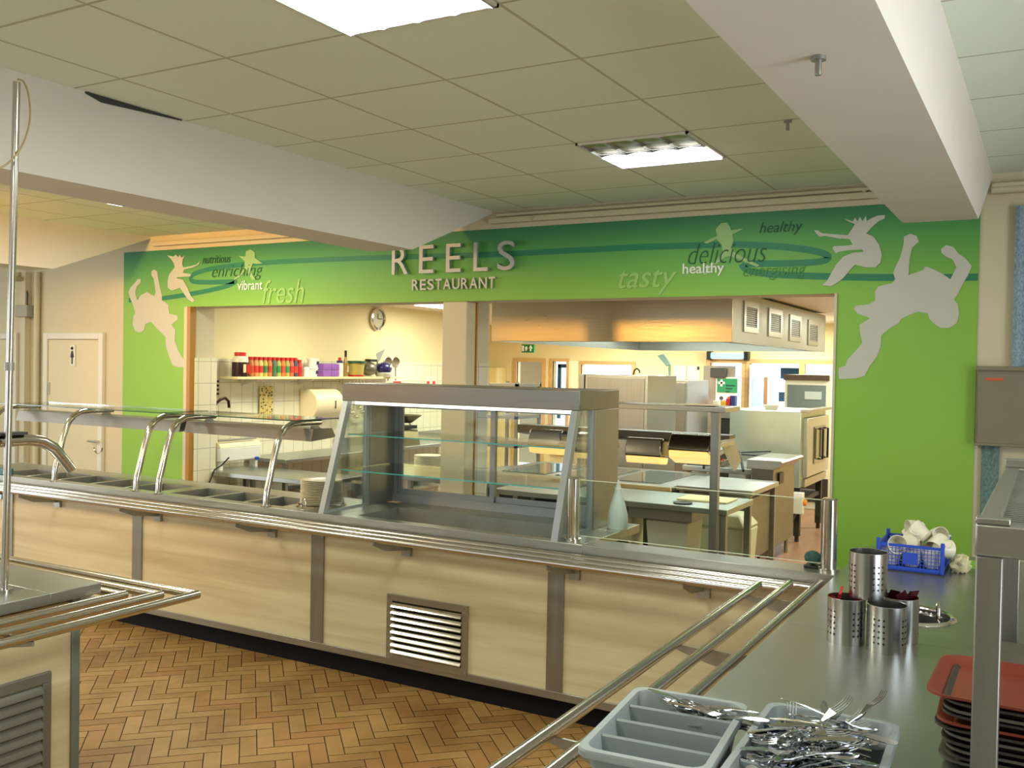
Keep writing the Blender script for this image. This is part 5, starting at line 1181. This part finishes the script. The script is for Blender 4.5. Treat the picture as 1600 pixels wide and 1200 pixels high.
MB().lathe([(.032, 0), (.032, .14), (.015, .19), (.012, .22)], (-6.84, 8.30, SHZ), 16).build('bottle_body', mat('amber_oil', (160, 130, 60), .2), t); MB().lathe([(.014, .22), (.014, .29), (.001, .29)], (-6.84, 8.30, SHZ), 12).build('cap', black, t); B(-6.808, -6.804, 8.285, 8.315, SHZ + .05, SHZ + .12).build('label', mat('pink_label', (220, 180, 150), .5), t)
t = thing('green_lidded_tub', 'yellow tub with a wide green lid on the shelf', 'tub', (-6.84, 8.48, SHZ))
MB().lathe([(.085, 0), (.10, .15)], (-6.84, 8.48, SHZ), 24).build('tub_body', mat('olive_tub', (190, 175, 90), .4), t); MB().lathe([(.115, .15), (.115, .175), (.001, .18)], (-6.84, 8.48, SHZ), 24).build('lid', mat('dark_green_lid', (20, 90, 60), .4), t); MB().lathe([(.088, .0), (.09, .02)], (-6.84, 8.48, SHZ), 24).build('red_base_band', red, t)
t = thing('food_mixer', 'grey and navy rounded food machine at the right end of the shelf', 'mixer', (-6.86, 8.85, SHZ))
MB().ball((-6.86, 8.74, SHZ + .09), .095, 20, (.9, 1.2, .85)).build('grey_body', mat('grey_body', (120, 118, 100), .35, .5), t); MB().ball((-6.80, 8.95, SHZ + .10), .095, 20, (.9, 1.15, .75)).build('navy_head', mat('navy_plastic', (40, 34, 100), .3), t)
MB().lathe([(.09, 0), (.10, .04), (.09, .05)], (-6.80, 8.95, SHZ), 20).build('base', mat('pale_base', (200, 200, 185), .4), t); MB().ball((-6.715, 8.97, SHZ + .12), .02, 12, (.4, 1.2, .8)).build('badge', plastic_w, t); MB().box(-6.9, -6.82, 8.72, 8.84, SHZ + .17, SHZ + .2).build('top_knob', black, t)
a = AX(590, 566, -6.85); b_ = AX(601, 545, -6.85)
t = thing('cake_slice', 'pointed steel cake slice standing up behind the navy mixer', 'utensil', a)
MB().prism([(a[1], a[2]), (a[1] + .04, a[2] + .02), (b_[1] + .01, b_[2]), (a[1] - .03, a[2] + .1)], -6.852, -6.848, 'x').build('blade', steel, t); MB().tube([(-6.85, a[1] - .03, a[2] - .15), (-6.85, a[1] + .0, a[2] + .02)], .008, 8).build('handle', steel, t)
for k, (px, py, lb) in enumerate(((606, 566, 'round wire sieve behind the mixer, left one'), (618, 566, 'round wire sieve hanging right of the mixer, right one'))):
    c_ = AX(px, py, -6.88); t = thing('wire_sieve', lb, 'sieve', c_, 'wire sieves on the kitchen wall')
    MB().tube([(c_[0], c_[1] + .08 * math.cos(a_), c_[2] + .06 * math.sin(a_)) for a_ in [2 * math.pi * j / 20 for j in range(20)]], .007, 6, closed=True).build('rim', steel, t)
    MB().lathe([(.001, -.02), (.05, -.012), (.07, 0)], c_, 16, Matrix.Rotation(R(90), 3, 'Y')).build('mesh', mat('sieve_mesh', (120, 112, 84), .5, .6), t); MB().tube([(c_[0], c_[1], c_[2] - .06), (c_[0], c_[1] + .01, c_[2] - .22)], .008, 6).build('handle', steel, t)
# clock
c_ = AX(588, 498, X6)
t = thing('wall_clock', 'round chrome wall clock high on the yellow kitchen wall', 'clock', c_)
ry = Matrix.Rotation(R(90), 3, 'Y')
MB().lathe([(.11, .0), (.135, .015), (.135, .04), (.115, .045), (.11, .03)], c_, 32, ry).build('rim', chrome, t); MB().lathe([(.001, .02), (.112, .02)], c_, 32, ry).build('face', mat('clock_face', (190, 186, 160), .35, 0), t)
MB().box(c_[0] + .024, c_[0] + .027, c_[1] - .004, c_[1] + .004, c_[2], c_[2] + .06).box(c_[0] + .024, c_[0] + .027, c_[1], c_[1] + .08, c_[2] - .004, c_[2] + .004).build('hands', black, t)
# towel dispenser
y0_, y1_ = AX(478, 630, -6.9)[1], AX(520, 630, -6.9)[1]; z0_, z1_ = 1.14, 1.47
t = thing('towel_dispenser', 'large cream D-shaped paper towel dispenser below the shelf', 'dispenser', (-6.9, 7.9, z0_))
pr = [(-6.99, z0_), (-6.99, z1_)] + [(-6.90 + .16 * math.sin(a_), (z0_ + z1_) / 2 + .165 * math.cos(a_)) for a_ in [R(k * 12) for k in range(0, 16)]]
MB().prism([(z_[0], z_[1]) for z_ in pr], y0_, y1_, 'y').build('cover', plastic_cream, t, bevel=.01)
B(-6.745, -6.74, y1_ - .15, y1_ - .13, z0_ + .12, z0_ + .2).build('lock', darkgrey, t)
MB().tube([(-6.85, y1_ - .02, z0_), (-6.83, y1_ + .03, z0_ - .06), (-6.83, y1_ + .08, z0_ - .10), (-6.85, y1_ + .11, z0_ - .04), (-6.87, y1_ + .08, z0_ + .04)], .009, 8).build('paper_tail', plastic_w, t)
# hanging patterned cloth
y0_ = AX(414, 625, -6.9)[1]; y1_ = AX(434, 625, -6.9)[1]
bm_ = bpy.data.materials.new('dotted_cloth'); bm_.use_nodes = True; n, l, b = nodes_of(bm_); vo = n.new('ShaderNodeTexVoronoi'); vo.inputs['Scale'].default_value = 38; tc = n.new('ShaderNodeTexCoord'); l.new(tc.outputs['Object'], vo.inputs['Vector'])
cr = n.new('ShaderNodeValToRGB'); l.new(vo.outputs['Distance'], cr.inputs[0]); cr.color_ramp.elements[0].position = .25; cr.color_ramp.elements[0].color = lin((70, 80, 60)); cr.color_ramp.elements[1].position = .4; cr.color_ramp.elements[1].color = lin((240, 215, 140)); l.new(cr.outputs[0], b.inputs['Base Color'])
m = MB(); P = [(-6.97 + .02 * math.sin(i * 1.6), y0_ + (y1_ - y0_) * i / 10) for i in range(11)]
m.prism(P + [(x_ - .006, y_) for x_, y_ in reversed(P)], 1.20, 1.50, 'z'); tag(m.build('hanging_cloth', bm_, loc=(-6.97, y0_, 1.2)), 'dotted yellow cloth hanging on the tiles below the shelf', 'cloth')
# ladles and whisks hanging
for k in range(9):
    px = 527 + k * 5.2; p = AX(px, 602, -6.93); L_ = .20 + .05 * (k % 3)
    t = thing('hanging_ladle', 'steel ladle hanging in the row below the right part of the shelf', 'ladle', p, 'ladles hanging under the shelf')
    MB().tube([(-6.93, p[1], SHZ - .04), (-6.93, p[1], SHZ - .04 - L_ - .08)], .006, 6).build('handle', chrome, t)
    MB().ball((-6.90, p[1], SHZ - .16 - L_), .034, 12, (1, 1, .7)).build('bowl', chrome, t)
# tap, sockets, cling film box
p = AX(333, 640, -6.86); q = AX(356, 640, -6.86)
t = thing('swan_neck_tap', 'dark bronze swan-neck tap rising above the glass heat shelf', 'tap', p)
MB().tube([p, AX(338, 630, -6.86), AX(345, 624, -6.86), AX(352, 622, -6.86), AX(357, 627, -6.86), AX(358, 637, -6.86)], .014, 10).build('spout', mat('dark_bronze', (60, 40, 30), .3, .6), t)
MB().cyl(p[0], p[1], .80, p[2], .016).build('riser', mat('dark_bronze', (60, 40, 30)), t)
for px, py, lb in ((340, 599, 'upper small dark double socket plate on the tiles'), (340, 612, 'lower small dark double socket plate on the tiles')):
    p = AX(px, py, X6); t = tag(MB().box(X6, X6 + .008, p[1] - .012, p[1] + .012, p[2] + .01, p[2] + .03).box(X6, X6 + .008, p[1] - .012, p[1] + .012, p[2] - .03, p[2] - .01).build('socket_holes', black, loc=p), lb, 'socket')
y0_, y1_ = 6.40, 6.92
t = thing('film_dispenser', 'white cling film dispenser with steel bar on the end of the prep table', 'dispenser', (-6.72, 6.6, .8))
FX = -6.75
MB().box(FX - .12, FX, y0_, y1_, .80, .93).build('case', plastic_w, t, bevel=.01); MB().prism([(FX - .12, .93), (FX, .93), (FX - .02, .97), (FX - .10, .99)], y0_, y1_, 'y').build('hinged_cover', plastic_cream, t)
MB().tube([(FX - .03, y0_, 1.0), (FX - .03, y1_ - .04, 1.0)], .012, 8).build('cutter_bar', steel, t); MB().cyl(FX + .01, y1_ - .06, .79, .82, .02).build('blue_knob', blue, t)
MB().box(FX - .10, FX - .02, y0_ + .02, y0_ + .05, .72, .80).box(FX - .10, FX - .02, y1_ - .05, y1_ - .02, .72, .80).build('feet', plastic_w, t)
# red labels on tiles
p = AX(620, 597, X6); t = thing('wall_notice', 'small red and white notice on the tiles right of the shelf', 'notice', p); MB().box(X6, X6 + .004, p[1] - .13, p[1] + .12, p[2] - .05, p[2] + .14).build('sheet', white, t); MB().box(X6 + .004, X6 + .006, p[1] - .08, p[1] + .08, p[2] - .03, p[2] + .01).build('red_band', red, t)
p = AX(672, 598, X6); t = thing('wall_notice', 'white notice with two red squares on the tiles near the pillar', 'notice', p); MB().box(X6, X6 + .004, p[1] - .10, p[1] + .15, p[2] - .06, p[2] + .08).build('sheet', white, t); MB().box(X6 + .004, X6 + .006, p[1] - .08, p[1] - .02, p[2] - .03, p[2] + .02).box(X6 + .004, X6 + .006, p[1] + .05, p[1] + .11, p[2] - .03, p[2] + .02).build('red_squares', red, t)
# scales on the worktop
t = thing('kitchen_scales', 'steel weighing scale with a wide tapered pan seen through the display case', 'scales', (-6.6, 9.3, .8))
sy = 9.15; sx_ = -6.62
MB().lathe([(.001, .0), (.07, .0), (.19, .09), (.185, .092), (.07, .006), (.001, .006)], (sx_, sy, 1.06), 24).build('pan', mat('scale_pan', (120, 116, 96), .3, .9), t)
MB().prism([(sy - .16, .80), (sy + .16, .80), (sy + .10, .98), (sy - .10, .98)], sx_ - .1, sx_ + .1, 'x').build('body', mat('scale_body', (120, 108, 76), .4), t)
MB().box(sx_ - .08, sx_ + .08, sy - .12, sy + .12, .99, 1.03).build('platform', black, t)
for d in (-.1, .1): MB().tube([(sx_, sy + d, 1.03), (sx_, sy + d * .6, 1.065)], .008, 6).build('strut', steel, t)
# plates on the pass side left of pillar seen through case
bt_ = table('steel serving table behind the display case holding plates', -5.3, -3.75, 6.75, 7.4, .78, name='plate_table', inset=.02, shelf=.3)
for s_, (cx0, cy0) in enumerate(((-4.78, 6.95), (-4.60, 7.08))):
    for k in range(12):
        c_ = pl0.copy(); C.objects.link(c_); c_.location = (cx0, cy0, .782 + k * .0145)
        c_['label'] = 'cream plate, %s from the bottom of the %s stack behind the display case glass' % (NTH[k], ('left', 'right')[s_]); c_['group'] = ('left plate stack on the rear table', 'right plate stack on the rear table')[s_]
c_ = pl0.copy(); C.objects.link(c_); c_.location = (-4.55, 6.86, .782); c_.scale = (1, 1, 1); c_['label'] = 'single cream plate lying flat before the rear plate stacks'; c_['group'] = 'loose plates on the rear table'
# items under prep table
for k in range(6):
    c_ = pl0.copy(); C.objects.link(c_); c_.location = (-6.35, 6.6, .352 + k * .012); c_.scale = (1, 1, 1); c_['label'] = 'cream plate, %s from the bottom of the stack under the left prep table' % NTH[k]; c_['group'] = 'plates under the prep table'
t = thing('saucepan', 'silver saucepan on the shelf under the left prep table', 'saucepan', (-5.95, 6.55, .35))
MB().lathe([(.001, .0), (.11, 0), (.115, .13), (.112, .13), (.107, .005), (.001, .004)], (-5.95, 6.55, .35), 24).build('pan_body', chrome, t); MB().tube([(-5.84, 6.55, .46), (-5.65, 6.52, .48)], .009, 8).build('handle', black, t)
t = thing('storage_bin', 'orange-brown food container under the left prep table', 'container', (-5.65, 6.6, .35)); B(-5.72, -5.56, 6.5, 6.75, .35, .6).build('bin', mat('orange_brown', (190, 120, 60), .5), t, bevel=.01)
pc = MB().tube([(-6.66, 6.42, .85), (-6.69, 6.36, .78), (-6.72, 6.30, .74), (-6.745, 6.25, .6), (-6.74, 6.25, .3)], .007, 8)
tag(pc.build('hanging_cable', black, loc=(-6.7, 6.3, .3)), 'black cord hanging beside the left jamb of the opening', 'cord')
# kitchen ceiling panel light visible left of the pillar
t = thing('kitchen_ceiling_light', 'bright flat ceiling light panel just left of the pillar in the kitchen', 'ceiling light', (-6.1, 9.4, KC))
B(-6.45, -5.85, 9.05, 9.65, KC - .012, KC - .001).build('lit_panel', mat('kitchen_lit_panel', (255, 255, 250), .4, emit=(255, 252, 235), est=4), t)
# pots and boxes under the wall worktop
for k in range(5):
    y = 7.3 + k * .55; t = thing('stock_pot', ['%s of the steel pots under the wall worktop' % w_ for w_ in ('nearest', 'second nearest', 'middle', 'second farthest', 'farthest')][k], 'pot', (-6.6, y, .3), 'pots under the wall worktop')
    MB().lathe([(.14, 0), (.14, .18 + .02 * (k % 2)), (.145, .19 + .02 * (k % 2)), (.13, .18), (.001, .02)], (-6.6, y, .3), 24).build('pot_body', steel_dull, t); MB().tube([(-6.45, y - .04, .45), (-6.42, y, .45), (-6.45, y + .04, .45)], .007, 8).build('handle', steel, t)

# small things at the back of the kitchen
p = AY(1110, 638, 12.0); q = AY(1146, 720, 12.0)
t = thing('back_counter', 'steel topped dark back counter left of the convection oven', 'counter', (p[0], 12.2, 0))
B(p[0], q[0], 12.0, 12.7, p[2] - .12, p[2]).build('top', steel, t, bevel=.004); B(p[0] + .02, q[0] - .02, 12.03, 12.68, 0, p[2] - .12).build('dark_body', mat('dark_counter_body', (48, 52, 48), .4, .3), t)
for k, (px, c_, h_, lb) in enumerate(((1118, (228, 228, 220), .10, 'small white box on the dark back counter'), (1130, (225, 170, 40), .09, 'small yellow box on the dark back counter'), (1138, (200, 40, 40), .13, 'small red box on the dark back counter'), (1144, (40, 50, 120), .17, 'small navy box on the dark back counter'))):
    a = AY(px, 636, 12.1)
    tag(B(a[0] - .035, a[0] + .035, 12.1, 12.2, p[2], p[2] + h_).build('small_box', mat('box_colour_%d' % k, c_, .5), loc=(a[0], 12.15, p[2]), bevel=.005), lb, 'box', 'boxes on the back counter')
a = AY(1205, 640, 10.3)
tag(MB().lathe([(.001, 0), (.06, 0), (.09, .05), (.086, .05), (.058, .006), (.001, .005)], (a[0], 10.3, 1.336), 20).build('small_bowl', china, loc=(a[0], 10.3, 1.336)), 'small pale bowl standing on top of the convection oven', 'bowl')
p = AY(1052, 571, 13.98); q = AY(1094, 594, 13.98)
t = thing('wall_notices', 'white paper notices on the yellow back wall above the tall cabinets', 'notice', (p[0], 13.98, q[2]))
w_ = (q[0] - p[0]) / 2
for k in range(2): B(p[0] + k * w_ + .01, p[0] + (k + 1) * w_ - .01, 13.985, 14.0, q[2], p[2]).build('sheet', plastic_w, t)
B(q[0] - .05, q[0] - .02, 13.975, 13.985, p[2] - .06, p[2] - .01).build('black_clip', black, t)
a = AY(1046, 586, 9.6); b_ = AY(1046, 571, 9.6); c_ = AY(1032, 556, 9.6)
t = thing('tilted_bracket', 'pale green tilted bracket standing on top of the large stainless cabinet', 'bracket', a)
MB().tube([(a[0], 9.6, 1.68), (b_[0], 9.6, b_[2])], .014, 8).build('stem', mat('pale_green_metal', (170, 205, 185), .5), t)
MB().hexa([(c_[0] - .03, 9.58, c_[2]), (b_[0] - .03, 9.58, b_[2] - .01), (b_[0] - .03, 9.62, b_[2] - .01), (c_[0] - .03, 9.62, c_[2]), (c_[0] + .03, 9.58, c_[2] + .02), (b_[0] + .02, 9.58, b_[2] + .01), (b_[0] + .02, 9.62, b_[2] + .01), (c_[0] + .03, 9.62, c_[2] + .02)]).build('head', MC['pale_green_metal'], t)
a = AY(995, 583, 9.8)
tag(MB().tube([(a[0] - .04, 9.8, 1.68), (a[0] - .03, 9.8, 1.73), (a[0], 9.8, 1.75), (a[0] + .03, 9.8, 1.73), (a[0] + .035, 9.8, 1.70)], .009, 8).build('black_hose', black, loc=(a[0], 9.8, 1.68)), 'curved black hose end on top of the large stainless cabinet', 'hose')
